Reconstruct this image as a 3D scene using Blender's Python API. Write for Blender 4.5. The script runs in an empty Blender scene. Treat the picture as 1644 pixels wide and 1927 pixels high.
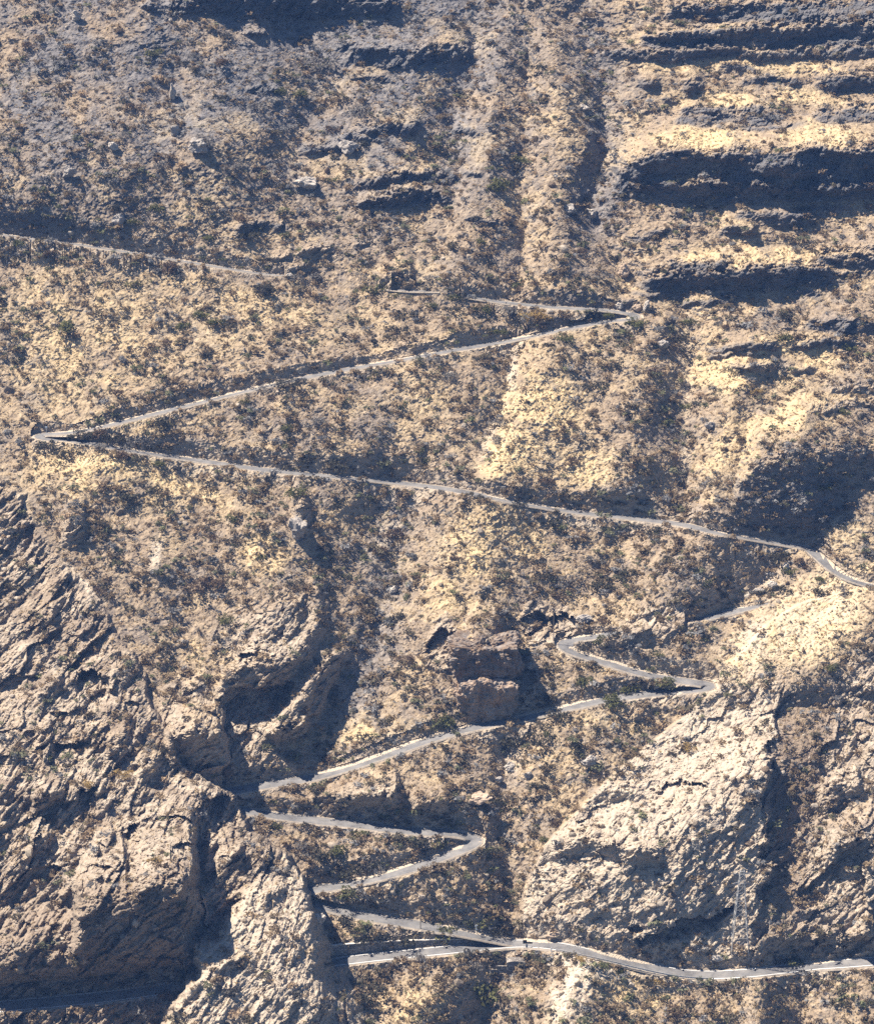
import bpy, math, random
import numpy as np

# ------------------------------------------------------------------ camera, world, sun, exposure
S = bpy.context.scene
COL = S.collection
PW, PH, F = 1644.0, 1927.0, 4612.0          # photograph size and focal length, in its pixels
PITCH = math.radians(18.0)
CAM = np.array([0.0, 0.0, 380.0])
cd = bpy.data.cameras.new("camera"); cam = bpy.data.objects.new("camera", cd); COL.objects.link(cam)
cam.location = CAM; cam.rotation_euler = (math.radians(90) - PITCH, 0, 0)
cd.sensor_fit = 'VERTICAL'; cd.sensor_height = 24.0; cd.lens = 24.0 * F / PH
cd.clip_start = 1.0; cd.clip_end = 6000.0
S.camera = cam

SUN = np.array([-0.52, 0.12, 0.82]); SUN /= np.linalg.norm(SUN)     # towards the sun: behind the hill, to the left
elev = math.asin(SUN[2]); azim = math.atan2(SUN[0], SUN[1])
W = bpy.data.worlds.new("World"); S.world = W; W.use_nodes = True
nt = W.node_tree; bg = nt.nodes["Background"]
sky = nt.nodes.new("ShaderNodeTexSky"); sky.sky_type = 'NISHITA'; sky.sun_disc = False
sky.sun_elevation = elev; sky.sun_rotation = azim; sky.altitude = 800; sky.ozone_density = 6.0; sky.dust_density = 0.3
nt.links.new(sky.outputs[0], bg.inputs[0]); bg.inputs[1].default_value = 0.05
sl = bpy.data.lights.new("sun", 'SUN'); sl.energy = 5.0; sl.angle = math.radians(0.5); sl.color = (1.0, 0.91, 0.79)
so = bpy.data.objects.new("sun", sl); COL.objects.link(so)
from mathutils import Vector
so.rotation_euler = Vector(-SUN).to_track_quat('-Z', 'Y').to_euler()
so.location = (0, 400, 600)
S.view_settings.view_transform = 'Standard'; S.view_settings.look = 'None'
S.view_settings.exposure = 1.45; S.view_settings.gamma = 1.0
S.cycles.max_bounces = 4; S.cycles.diffuse_bounces = 2; S.cycles.use_denoising = False

rng = np.random.default_rng(7); random.seed(7)

# ------------------------------------------------------------------ small helpers
def sst(a, b, x):
    u = np.clip((x - a) / (b - a), 0, 1); return u * u * (3 - 2 * u)

_G = rng.normal(size=(32, 32, 32, 3)); _G /= np.linalg.norm(_G, axis=-1, keepdims=True); _G = _G.reshape(-1, 3).astype(np.float32)
def noise(x, y, z):                          # gradient noise, about -0.7 .. 0.7
    xi = np.floor(x); yi = np.floor(y); zi = np.floor(z)
    fx = (x - xi).astype(np.float32); fy = (y - yi).astype(np.float32); fz = (z - zi).astype(np.float32)
    xi = xi.astype(np.int64); yi = yi.astype(np.int64); zi = zi.astype(np.int64)
    u = fx * fx * fx * (fx * (fx * 6 - 15) + 10); v = fy * fy * fy * (fy * (fy * 6 - 15) + 10); w = fz * fz * fz * (fz * (fz * 6 - 15) + 10)
    out = 0
    for dx in (0, 1):
        for dy in (0, 1):
            for dz in (0, 1):
                g = _G[(((xi + dx) & 31) * 32 + ((yi + dy) & 31)) * 32 + ((zi + dz) & 31)]
                d = g[..., 0] * (fx - dx) + g[..., 1] * (fy - dy) + g[..., 2] * (fz - dz)
                out = out + d * (u if dx else 1 - u) * (v if dy else 1 - v) * (w if dz else 1 - w)
    return out * 1.5
def fbm(x, y, z, n=4, gain=0.5, ridge=False):
    o = 0; a = 1.0; f = 1.0
    for k in range(n):
        q = noise(x * f + 13.7 * k, y * f - 7.1 * k, z * f + 3.3 * k)
        if ridge: q = 0.6 - 1.6 * np.abs(q)
        o = o + a * q; a *= gain; f *= 2.03
    return o

def tag(o, label=None, cat=None, group=None, kind=None):
    if label: o['label'] = label
    if cat: o['category'] = cat
    if group: o['group'] = group
    if kind: o['kind'] = kind
    return o
def mesh_np(name, V, Fq, mat=None, parent=None, smooth=False, attrs=None):
    """V (n,3), Fq (m,3|4) or list of such arrays -> linked mesh object."""
    fs = Fq if isinstance(Fq, list) else [Fq]
    me = bpy.data.meshes.new(name)
    V = np.asarray(V, np.float32); me.vertices.add(len(V)); me.vertices.foreach_set("co", V.ravel())
    li = np.concatenate([np.asarray(f, np.int32).ravel() for f in fs])
    tot = np.concatenate([np.full(len(f), f.shape[1], np.int32) for f in fs])
    st = np.concatenate([[0], np.cumsum(tot)[:-1]]).astype(np.int32)
    me.loops.add(len(li)); me.loops.foreach_set("vertex_index", li)
    me.polygons.add(len(tot)); me.polygons.foreach_set("loop_start", st)
    me.polygons.foreach_set("use_smooth", np.full(len(tot), smooth, bool))
    me.update(calc_edges=True)
    for k, a in (attrs or {}).items():
        at = me.attributes.new(k, 'FLOAT_COLOR', 'POINT')
        at.data.foreach_set("color", np.asarray(a, np.float32).ravel())
    if mat: me.materials.append(mat)
    o = bpy.data.objects.new(name, me); COL.objects.link(o)
    if parent is not None: o.parent = parent
    return o

# ------------------------------------------------------------------ materials
def new_mat(name, rough=0.95):
    m = bpy.data.materials.new(name); m.use_nodes = True
    b = m.node_tree.nodes["Principled BSDF"]; b.inputs["Roughness"].default_value = rough
    b.inputs["Specular IOR Level"].default_value = 0.15
    return m, m.node_tree, b
def N(t, kind, **kw):
    n = t.nodes.new(kind)
    for k, v in kw.items(): setattr(n, k, v)
    return n
def tex_noise(t, scale, detail=5, rough=0.6, vec=None):
    n = N(t, "ShaderNodeTexNoise"); n.inputs["Scale"].default_value = scale; n.inputs["Detail"].default_value = detail
    n.inputs["Roughness"].default_value = rough
    if vec is not None: t.links.new(vec, n.inputs["Vector"])
    return n.outputs[0]
def ramp(t, src, stops):
    r = N(t, "ShaderNodeValToRGB"); e = r.color_ramp.elements
    while len(e) < len(stops): e.new(0.5)
    for i, (p, c) in enumerate(stops): e[i].position = p; e[i].color = (*c, 1) if len(c) == 3 else c
    t.links.new(src, r.inputs[0]); return r.outputs[0]
def mix(t, fac, a, b, mode='MIX'):
    m = N(t, "ShaderNodeMix", data_type='RGBA', blend_type=mode)
    if isinstance(fac, (int, float)): m.inputs[0].default_value = fac
    else: t.links.new(fac, m.inputs[0])
    for s, q in ((a, 6), (b, 7)):
        if isinstance(s, tuple): m.inputs[q].default_value = (*s, 1)
        else: t.links.new(s, m.inputs[q])
    return m.outputs[2]
def math_n(t, op, a, b=0.5, clamp=False):
    m = N(t, "ShaderNodeMath", operation=op); m.use_clamp = clamp
    for s, q in ((a, 0), (b, 1)):
        if isinstance(s, (int, float)): m.inputs[q].default_value = s
        else: t.links.new(s, m.inputs[q])
    return m.outputs[0]
def bump(t, b, h, dist, strength=1.0):
    n = N(t, "ShaderNodeBump"); n.inputs["Distance"].default_value = dist; n.inputs["Strength"].default_value = strength
    t.links.new(h, n.inputs["Height"]); t.links.new(n.outputs[0], b.inputs["Normal"])

def simple_mat(name, c1, c2, scale=2.0, rough=0.9, bd=0.0):
    m, t, b = new_mat(name, rough)
    g = N(t, "ShaderNodeNewGeometry").outputs["Position"]
    n = tex_noise(t, scale, 6, 0.65, g)
    t.links.new(ramp(t, n, [(0.3, c1), (0.7, c2)]), b.inputs["Base Color"])
    if bd: bump(t, b, n, bd)
    return m

def ground_mat():
    m, t, b = new_mat("hillside_ground", 1.0)
    b.inputs["Specular IOR Level"].default_value = 0.05
    g = N(t, "ShaderNodeNewGeometry").outputs["Position"]
    at = N(t, "ShaderNodeAttribute", attribute_name="cover"); sep = N(t, "ShaderNodeSeparateColor")
    t.links.new(at.outputs["Color"], sep.inputs[0])
    rock, grass, pale = sep.outputs
    dark = at.outputs["Alpha"]                                  # brown stain and gully rubble, plus shade painted on lower left spur
    n_big = tex_noise(t, 0.05, 6, 0.65, g); n_mid = tex_noise(t, 0.45, 6, 0.7, g); n_fine = tex_noise(t, 2.6, 5, 0.75, g)
    # strata direction: stretched along the dip for rock
    mp = N(t, "ShaderNodeMapping"); mp.inputs["Rotation"].default_value = (0, math.radians(40), 0); mp.inputs["Scale"].default_value = (0.18, 0.5, 1.3)
    t.links.new(g, mp.inputs[0]); n_str = tex_noise(t, 1.0, 7, 0.7, mp.outputs[0])
    soil = ramp(t, n_mid, [(0.30, (0.14, 0.108, 0.078)), (0.52, (0.30, 0.23, 0.155)), (0.75, (0.45, 0.355, 0.24))])
    soil = mix(t, math_n(t, 'MULTIPLY', n_fine, 0.45), soil, (0.20, 0.155, 0.125))
    gr = ramp(t, n_mid, [(0.28, (0.39, 0.285, 0.16)), (0.5, (0.555, 0.42, 0.235)), (0.72, (0.65, 0.515, 0.31))])
    gr = mix(t, ramp(t, n_fine, [(0.52, (0, 0, 0)), (0.72, (0.7, 0.7, 0.7))]), gr, (0.24, 0.165, 0.095))
    rk = ramp(t, n_str, [(0.27, (0.11, 0.086, 0.068)), (0.45, (0.32, 0.262, 0.20)), (0.62, (0.46, 0.39, 0.305)), (0.8, (0.56, 0.485, 0.39))])
    rk = mix(t, ramp(t, n_big, [(0.45, (0, 0, 0)), (0.65, (0.35, 0.35, 0.35))]), rk, (0.33, 0.245, 0.175))
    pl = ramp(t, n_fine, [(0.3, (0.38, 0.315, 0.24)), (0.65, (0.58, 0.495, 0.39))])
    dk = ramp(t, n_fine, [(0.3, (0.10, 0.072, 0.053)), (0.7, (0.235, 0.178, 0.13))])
    at2 = N(t, "ShaderNodeAttribute", attribute_name="brush_shade"); sp2 = N(t, "ShaderNodeSeparateColor"); t.links.new(at2.outputs["Color"], sp2.inputs[0])
    soil = mix(t, sp2.outputs[0], soil, ramp(t, n_mid, [(0.32, (0.095, 0.09, 0.09)), (0.6, (0.205, 0.188, 0.178)), (0.8, (0.31, 0.28, 0.25))]))  # grey brush cover, tinted bluish to stand in for distance haze
    c = mix(t, grass, soil, gr)
    rk = mix(t, sp2.outputs[1], rk, ramp(t, n_str, [(0.3, (0.055, 0.058, 0.066)), (0.6, (0.13, 0.13, 0.135)), (0.8, (0.24, 0.225, 0.21))]))  # dark blue-grey rock tone, painting the cliff shade deeper
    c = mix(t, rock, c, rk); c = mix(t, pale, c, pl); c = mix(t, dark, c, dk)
    t.links.new(c, b.inputs["Base Color"])
    h = math_n(t, 'ADD', math_n(t, 'MULTIPLY', n_fine, 0.5), n_mid)
    h = math_n(t, 'ADD', h, math_n(t, 'MULTIPLY', n_str, rock))
    bump(t, b, h, 0.9, 0.8)
    return m
M = {"ground": ground_mat()}
def asphalt_mat():
    m, t, b = new_mat("worn_asphalt", .9)
    g = N(t, "ShaderNodeNewGeometry").outputs["Position"]
    n = tex_noise(t, .22, 6, .7, g); n2 = tex_noise(t, 2.5, 5, .7, g)
    c = ramp(t, n, [(.35, (.085, .083, .084)), (.5, (.13, .127, .126)), (.68, (.19, .18, .17))])
    c = mix(t, ramp(t, n2, [(.5, (0, 0, 0)), (.72, (.8, .8, .8))]), c, (.19, .168, .142))
    t.links.new(c, b.inputs["Base Color"]); return m
M["asphalt"] = asphalt_mat()
M["shoulder"] = simple_mat("pale_gravel", (0.16, 0.132, 0.105), (0.30, 0.26, 0.21), 1.2, 1.0, 0.1)

# ------------------------------------------------------------------ the hillside: rays of the photograph meeting real slopes
def axis(lo, a, b, hi, step):
    mid = np.arange(a, b, step)
    out = lambda d: np.cumsum(np.minimum(step * 1.18 ** np.arange(1, 60), 22))
    o = out(0)
    left = a - o; left = left[left > lo][::-1]; right = mid[-1] + o; right = right[right < hi]
    return np.concatenate([left, mid, right])
STEP = 1.9
gx = axis(-420, -60, 1704, 2070, STEP); gy = axis(-330, -50, 1975, 2330, STEP)
X, Y = np.meshgrid(gx, gy)
NY, NX = X.shape
def ray(px, py):
    u = (np.asarray(px, float) - PW / 2) / F; v = (PH / 2 - np.asarray(py, float)) / F
    c, s = math.cos(PITCH), math.sin(PITCH)
    return u, c + v * s, -s + v * c                              # depth-normalised direction
DX, DY, DZ = ray(X, Y)
SL = math.radians(38)
nb = np.array([0, -math.sin(SL), math.cos(SL)])
fw = np.array([0, math.cos(PITCH), -math.sin(PITCH)])
T0 = 780 * (nb @ fw) / (nb[1] * DY + nb[2] * DZ)
TH = np.arctan2(-DZ, DY)                                         # how far below the horizon each ray looks
COT = 1 / np.tan(SL + TH); TAN = np.tan(TH); PPM = F / T0
WX = X + 9 * fbm(X / 70, Y / 70, X * 0 + 1.5, 4, 0.55); WY = Y + 8 * fbm(X / 60, Y / 60, X * 0 + 8.5, 4, 0.55)

R = np.zeros_like(X)                                             # metres towards the viewer
def seg_dist(pts, x=WX, y=WY):
    best = np.full(x.shape, 1e9)
    for (x0, y0), (x1, y1) in zip(pts[:-1], pts[1:]):
        dx, dy = x1 - x0, y1 - y0
        u = np.clip(((x - x0) * dx + (y - y0) * dy) / (dx * dx + dy * dy), 0, 1)
        best = np.minimum(best, (x - x0 - u * dx) ** 2 + (y - y0 - u * dy) ** 2)
    return np.sqrt(best)
def rib(pts, w, h):
    global R
    d = seg_dist(pts) / w
    R += h * np.where(h < 0, np.exp(-np.abs(d) ** 1.4 * 1.1), np.exp(-d * d))
ROCK = np.zeros_like(X); GRASS = np.zeros_like(X); PALE = np.zeros_like(X); DARK = np.zeros_like(X)
JAG = fbm(X / 15, Y / 11, X * 0 + 31.5, 4, .65); JAG2 = fbm(X / 20, Y / 16, X * 0 + 33.5, 3, .6)
def window(tx, ty, bx, by, up):
    j0, j1 = np.searchsorted(gx, (min(tx[0], bx[0]) - 30, max(tx[-1], bx[-1]) + 30)); i0, i1 = np.searchsorted(gy, (min(ty) - up, max(by) + 45))
    return np.s_[i0:i1, j0:j1]
def band(top, bot, k=1.0, decay=2.0, taper=26, rock=0.9):
    """a cliff step: polylines of its top and bottom edge (x rising)."""
    tx, ty = zip(*top); bx, by = zip(*bot)
    s_ = window(tx, ty, bx, by, 60 + decay * (max(by) - min(ty) + 30)); wx, wy = WX[s_], WY[s_]
    yt = np.interp(wx, tx, ty); yb = np.interp(wx, bx, by)
    taper = max(taper, 18)
    x0, x1 = min(tx[0], bx[0]), max(tx[-1], bx[-1])
    tp = sst(x0 - 2, x0 + taper, wx) * (1 - sst(x1 - taper, x1 + 2, wx))
    h0 = np.maximum(yb - yt, 2); yt = yt + JAG[s_] * np.minimum(11, .45 * h0) * np.exp(-np.maximum(yt - wy, 0) / 14)
    yt = yb - (yb - yt) * (.12 + .88 * tp)
    hp = np.maximum(yb - yt, 2)
    Hm = k * hp / PPM[s_] * (COT[s_] + TAN[s_]) * tp
    f = np.where(wy > yb, 0, np.where(wy > yt, (yb - wy) / hp, np.clip(1 - (yt - wy) / (decay * h0 + 12), 0, 1)))
    f = np.where(wy < yt, f * f * (3 - 2 * f), f)
    R[s_] += Hm * f
    m = sst(-4, 6, yb - wy) * (1 - sst(-3, 8, yt - wy)) * tp
    ROCK[s_] = np.maximum(ROCK[s_], rock * m)
def cave(top, bot, H, taper=20, lip=.08):
    tx, ty = zip(*top); bx, by = zip(*bot)
    s_ = window(tx, ty, bx, by, 150); wx, wy = WX[s_], WY[s_]
    yt = np.interp(wx, tx, ty) + 7 * JAG[s_]; yb = np.interp(wx, bx, by) + 9 * JAG2[s_]
    x0, x1 = tx[0], tx[-1]; tp = sst(x0, x0 + taper, wx) * (1 - sst(x1 - taper, x1, wx))
    yb = yt + np.maximum(yb - yt, 1) * (.15 + .85 * tp); hp = np.maximum(yb - yt, 2); u = (wy - yt) / hp
    R[s_] -= H * tp * np.where((u < 0) | (u > 1), 0, 1 - np.clip(u, 0, 1) ** 1.2)
    R[s_] += H * lip * tp * np.where(u < 0, np.clip(1 + u * .8, 0, 1) ** 2, 0)
    ROCK[s_] = np.maximum(ROCK[s_], .9 * tp * sst(-.5, 0, u) * (1 - sst(.9, 1.2, u)))
def blob(A, cx, cy, rx, ry, ang=0, s=1.0, soft=0.6):
    c, q = math.cos(math.radians(ang)), math.sin(math.radians(ang))
    dx, dy = WX - cx, WY - cy
    d = np.sqrt(((dx * c - dy * q) / rx) ** 2 + ((dx * q + dy * c) / ry) ** 2)
    np.maximum(A, s * (1 - sst(1 - soft, 1 + soft * 0.5, d)), out=A)

# large undulation
R += 5 * fbm(X / 420, Y / 420, X * 0 + 4.2, 3, 0.5)
R += 17 * (1 - sst(60, 900, X)) * (1 - sst(250, 520, Y))         # upper left turns away from the sun
# gullies (negative) and ribs (positive): photograph points, width in its pixels, metres
for pts, w, h in [
    ([(1270, 540), (1300, 680), (1285, 780), (1292, 860), (1285, 960)], 48, -7),
    ([(968, 640), (950, 740), (915, 820), (885, 895)], 34, -4.5),
    ([(775, 925), (745, 1050), (705, 1180), (665, 1300), (610, 1430)], 75, -6.5),
    ([(985, 70), (992, 220), (975, 320), (985, 450), (965, 550)], 26, -5),
    ([(1075, 40), (1130, 140), (1145, 250), (1112, 400), (1175, 525)], 40, -8),
    ([(900, 80), (855, 220), (835, 320)], 60, -7),
    ([(955, 1400), (945, 1560), (962, 1680), (955, 1750)], 55, -7),
    ([(560, 60), (600, 180), (560, 300)], 70, -6), ([(330, 120), (300, 260)], 60, -4),
    ([(690, 1000), (720, 930)], 40, -3), ([(1500, 1010), (1440, 1090), (1370, 1150)], 55, -7),
    ([(1180, 1000), (1090, 1130)], 60, -5), ([(1140, 1206), (1200, 1193), (1262, 1184)], 13, 3), ([(620, 540), (700, 640)], 50, -3.5),
    ([(930, 90), (905, 250), (890, 420), (850, 520)], 40, 4), ([(1045, 90), (1060, 280), (1050, 480)], 42, 4.5),
    ([(1040, 680), (985, 790), (930, 890)], 75, 5), ([(900, 950), (870, 1060), (840, 1150)], 85, 6),
    ([(470, 1010), (520, 1120), (520, 1200)], 70, 5), ([(1330, 990), (1270, 1090)], 55, 5),
    ([(1200, 700), (1180, 900)], 60, 3), ([(1420, 640), (1330, 960)], 60, 6),
    ([(200, 880), (300, 1050)], 80, 4), ([(1250, 600), (1225, 640)], 25, 3),
    ([(700, 1620), (840, 1660)], 40, 3), ([(860, 1830), (780, 1927)], 60, 5), ([(1090, 1830), (1050, 1960)], 60, 6),
    ([(1420, 1845), (1440, 1990)], 28, 7), ([(1500, 1840), (1520, 1990)], 45, -6), ([(930, 1830), (900, 1990)], 50, -6),
    ]:
    rib(pts, w, h)
# cliff bands, top right
band([(1240, 18), (1330, 8), (1480, 14), (1750, 6)], [(1240, 30), (1330, 38), (1480, 44), (1750, 40)], 1.05, 1.2)
band([(1190, 80), (1250, 62), (1400, 58), (1620, 45), (1750, 40)], [(1190, 90), (1300, 92), (1500, 90), (1750, 88)], 1.05, .7)
band([(1120, 102), (1260, 96), (1450, 98), (1600, 92), (1750, 90)], [(1120, 110), (1240, 118), (1450, 112), (1600, 110), (1750, 112)], 1.1, .5)
band([(1190, 154), (1255, 152)], [(1190, 166), (1255, 166)], 1.1); band([(1270, 152), (1335, 158)], [(1270, 172), (1335, 176)], 1.1)
band([(1380, 150), (1520, 148)], [(1380, 160), (1520, 160)], .7)
band([(1520, 158), (1570, 146), (1750, 150)], [(1520, 170), (1600, 176), (1750, 172)], 1.1)
band([(1260, 218), (1470, 214)], [(1260, 234), (1470, 230)], .95); band([(1515, 214), (1750, 210)], [(1515, 234), (1750, 234)], 1.1)
band([(1140, 345), (1195, 308), (1250, 286), (1370, 292), (1500, 290), (1610, 283), (1750, 285)],
     [(1140, 368), (1200, 366), (1300, 362), (1500, 366), (1610, 362), (1750, 360)], 1.12, .9)
band([(1145, 362), (1300, 350), (1500, 356), (1610, 352), (1750, 350)], [(1145, 376), (1300, 384), (1450, 380), (1560, 376), (1750, 374)], .8, .4)
band([(1340, 432), (1435, 428)], [(1340, 444), (1435, 446)], 1.1); band([(1170, 445), (1280, 436)], [(1170, 455), (1280, 446)], .7)
band([(1185, 525), (1290, 512), (1400, 508), (1500, 508), (1575, 520)], [(1185, 532), (1220, 546), (1380, 548), (1500, 542), (1575, 545)], 1.12, 1.0)
band([(1520, 486), (1640, 480), (1750, 478)], [(1520, 500), (1640, 514), (1750, 510)], 1.1)
band([(1500, 612), (1600, 606), (1750, 600)], [(1500, 622), (1600, 622), (1750, 620)], .9); band([(1480, 645), (1640, 640)], [(1480, 655), (1640, 655)], .6)
band([(1500, 765), (1700, 755)], [(1500, 776), (1700, 770)], .7); band([(1540, 730), (1720, 722)], [(1540, 742), (1720, 740)], .9)
r5 = np.random.default_rng(5)
for _ in range(34):
    y0_ = r5.uniform(20, 800); x0_ = r5.uniform(1150 + .2 * y0_ * (y0_ > 560), 1520); l_ = r5.uniform(50, 210); h_ = r5.uniform(5, 12); d_ = r5.uniform(-8, 6)
    band([(x0_, y0_), (x0_ + l_, y0_ + d_)], [(x0_, y0_ + h_), (x0_ + l_, y0_ + d_ + h_)], r5.uniform(.7, 1.15), 1.2)
for _ in range(16):
    y0_ = r5.uniform(60, 520); x0_ = r5.uniform(420, 960); l_ = r5.uniform(40, 130); h_ = r5.uniform(5, 11); d_ = r5.uniform(-6, 8)
    band([(x0_, y0_), (x0_ + l_, y0_ + d_)], [(x0_, y0_ + h_), (x0_ + l_, y0_ + d_ + h_)], r5.uniform(.6, 1.1), 1.2)
# middle and left bands
band([(650, 344), (740, 326), (870, 334)], [(650, 354), (740, 350), (870, 348)], 1.12, 1.2)
band([(655, 378), (740, 368), (860, 366)], [(655, 388), (740, 394), (860, 384)], 1.12, .8)
band([(660, 240), (800, 232)], [(660, 250), (800, 248)], .9); band([(640, 104), (760, 98), (900, 94)], [(640, 124), (760, 126), (900, 116)], .55, 1.6)
band([(700, 525), (790, 518)], [(700, 545), (790, 546)], 1.0); band([(290, 4), (420, -14), (580, -12), (780, -4)], [(290, 10), (420, 36), (590, 42), (780, 14)], .8, 1.2, 60)
band([(255, 10), (310, 12)], [(255, 20), (310, 24)], 1.2)
# right-hand shaded slope above the road
band([(1370, 935), (1430, 872), (1500, 850), (1640, 848), (1760, 860)], [(1370, 965), (1430, 1000), (1510, 1020), (1580, 965), (1640, 915), (1760, 900)], .64, .9, 15, .15)
# left recess, outcrops in the middle
band([(105, 992), (175, 984)], [(105, 1040), (175, 1010)], .9); band([(535, 965), (560, 955), (592, 970)], [(535, 990), (560, 1008), (592, 1000)], .6, 1.2, 22)
cave([(785, 1240), (815, 1195), (840, 1182), (872, 1206)], [(785, 1254), (815, 1258), (840, 1252), (872, 1240)], 4.5, 16)
band([(838, 1226), (905, 1206), (975, 1208)], [(838, 1310), (905, 1330), (975, 1322)], .6, .7, 50)
cave([(955, 1268), (1015, 1262)], [(955, 1335), (1015, 1330)], 5, 16)
cave([(962, 1165), (1005, 1146), (1060, 1158), (1100, 1172)], [(962, 1200), (1005, 1218), (1060, 1206), (1100, 1196)], 4, 30)
band([(405, 1292), (455, 1264), (545, 1246), (596, 1205)], [(405, 1335), (455, 1318), (545, 1282), (596, 1232)], 1.0, 1.0, 18)
cave([(405, 1312), (440, 1295), (520, 1292), (560, 1280)], [(405, 1400), (440, 1440), (520, 1370), (560, 1310)], 6, 16, .1)
rib([(635, 1232), (580, 1290), (515, 1368)], 17, 4.5); rib([(652, 1262), (612, 1345)], 17, -4); rib([(575, 1262), (520, 1320)], 14, -3)
rib([(600, 1100), (598, 1180)], 16, 3.5)
band([(300, 1395), (370, 1380), (440, 1385)], [(300, 1430), (370, 1470), (440, 1474)], .9, .7, 20)
band([(505, 1372), (590, 1355)], [(505, 1396), (590, 1390)], 1.0, .8, 16)
cave([(440, 1232), (470, 1228), (482, 1236)], [(440, 1258), (470, 1262), (482, 1250)], 5, 10)
blob(ROCK, 515, 1190, 110, 75, 20, .9); blob(ROCK, 365, 1340, 62, 80, 0, .9); blob(ROCK, 590, 1290, 60, 90, -35, .8); blob(ROCK, 470, 1390, 70, 90, 0, .7)
R += 4.5 * np.exp(-(((WX - 510) / 110) ** 2 + ((WY - 1190) / 80) ** 2)) + 5 * np.exp(-(((WX - 360) / 55) ** 2 + ((WY - 1340) / 60) ** 2))
# small crag between the lower legs
band([(580, 1512), (650, 1500), (760, 1490)], [(580, 1530), (650, 1546), (760, 1552)], .95, .8, 15); blob(ROCK, 700, 1500, 75, 45, 25, .9)
band([(755, 1520), (860, 1508)], [(755, 1556), (860, 1545)], .8, 1.5, 30, .2)
# right spur between the gully and its sharp edge
ys = [1060, 1100, 1135, 1180, 1225, 1290, 1340, 1420, 1500, 1590, 1660, 1745, 1790]
xs = [1800, 1640, 1500, 1430, 1390, 1345, 1290, 1190, 1105, 1020, 987, 972, 1000]
dr = WX * .35 + X * .65 - np.interp(Y, ys, xs)
xe = np.interp(Y, [1180, 1240, 1300, 1400, 1500, 1600, 1700, 1830], [1490, 1475, 1464, 1446, 1432, 1436, 1428, 1418]) + 16 * fbm(X / 60, Y / 45, X * 0 + 3, 4, .6)
de = WX * .6 + X * .4 - xe
yl = Y - np.interp(X, [970, 1100, 1270, 1500], [-50, -25, 8, 0])
low = 1 - sst(1600, 1826, yl); low2 = 1 - sst(1380, 1800, yl)
hr = np.interp(Y, [1080, 1140, 1290, 1330, 1420, 1560, 1700, 1760], [0, 5, 6, 1.5, 4, 9, 10, 8])
RS = hr * (.5 * sst(0, 9, dr) + .5 * sst(0, 190, dr)) * low
RS += (5 + 7 * sst(0, 330, dr)) * sst(40, 300, dr) * low2 * sst(1260, 1420, Y) * (1 - .34 * (.8 * sst(-2, 8, de) + .2 * sst(0, 100, de)))
gl = sst(1220, 1440, Y) * low
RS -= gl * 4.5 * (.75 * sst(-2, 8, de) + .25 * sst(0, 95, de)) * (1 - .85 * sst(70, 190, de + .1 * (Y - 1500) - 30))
R += RS
m = sst(0, 12, dr) * sst(1290, 1400, Y + .25 * (X - 1200)) * (1 - sst(1775, 1825, Y - np.interp(X, [970, 1100, 1270, 1500], [-50, -25, 8, 0])))
ROCK = np.maximum(ROCK, m * .85 * (1 - .75 * sst(0, 40, de) * (1 - sst(60, 130, de + .12 * (Y - 1500)))))
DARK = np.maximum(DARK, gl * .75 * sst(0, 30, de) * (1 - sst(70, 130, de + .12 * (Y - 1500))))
cave([(1232, 1492), (1258, 1474), (1290, 1468), (1338, 1480)], [(1232, 1500), (1258, 1494), (1290, 1488), (1338, 1490)], 2.2, 16)
band([(1025, 1608), (1100, 1585), (1180, 1600), (1260, 1606)], [(1025, 1622), (1100, 1612), (1180, 1624), (1260, 1626)], 1.15, 1.2)
cave([(1190, 1768), (1250, 1748), (1300, 1724), (1345, 1722), (1388, 1700)], [(1190, 1776), (1250, 1788), (1300, 1762), (1345, 1748), (1388, 1712)], 6, 18)
cave([(1180, 1744), (1215, 1746)], [(1180, 1760), (1215, 1762)], 4, 10)
band([(1100, 1500), (1170, 1490), (1215, 1478)], [(1100, 1512), (1170, 1508), (1215, 1496)], 1.1, 1.0)
band([(1530, 1500), (1640, 1465)], [(1530, 1528), (1640, 1500)], 1.2, .8); band([(1540, 1610), (1660, 1560)], [(1540, 1640), (1660, 1600)], 1.1)
band([(1540, 1805), (1600, 1778), (1660, 1740)], [(1540, 1818), (1600, 1812), (1660, 1806)], 1.0, .8)
blob(ROCK, 1230, 1175, 80, 45, 20, .8); blob(ROCK, 1240, 1320, 120, 25, 12, .5)
RB = R.copy()                                                    # everything behind the left spur
# left spur
ys = [860, 930, 985, 1050, 1130, 1250, 1350, 1440, 1490, 1560, 1600, 1690, 1760, 1830, 1927, 2100, 2400]
xs = [-60, 40, 66, 108, 182, 258, 300, 345, 432, 468, 540, 580, 603, 622, 680, 770, 900]
xl = np.interp(Y, ys, xs) + 13 * fbm(X / 60, Y / 60, X * 0 + 6.1, 4, .6)
dl = xl - X
hl = np.interp(Y, [880, 1000, 1130, 1300, 1440, 1490, 1700, 1927, 2300], [0, 2, 3.5, 7, 12, 15, 15, 11, 11])
LM = sst(-1, 1, dl / np.interp(Y, [1650, 1770, 1870], [5, 22, 70]))
RL = hl * (.55 * LM + .45 * sst(0, 85, dl)) + np.interp(Y, [1400, 1700], [1.15, .55]) * hl * sst(40, 460, dl)
def lb(*a, **k):                                                  # bands that belong to the left spur
    global R
    keep = R.copy(); R = np.zeros_like(R); k.pop('fn', band)(*a, **k) if 'fn' not in k else k.pop('fn')(*a, **k); add = R * LM; R = keep; return add
RL += lb([(130, 1285), (170, 1262), (212, 1275)], [(130, 1325), (170, 1365), (212, 1360)], 5, 16, fn=cave)
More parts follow.
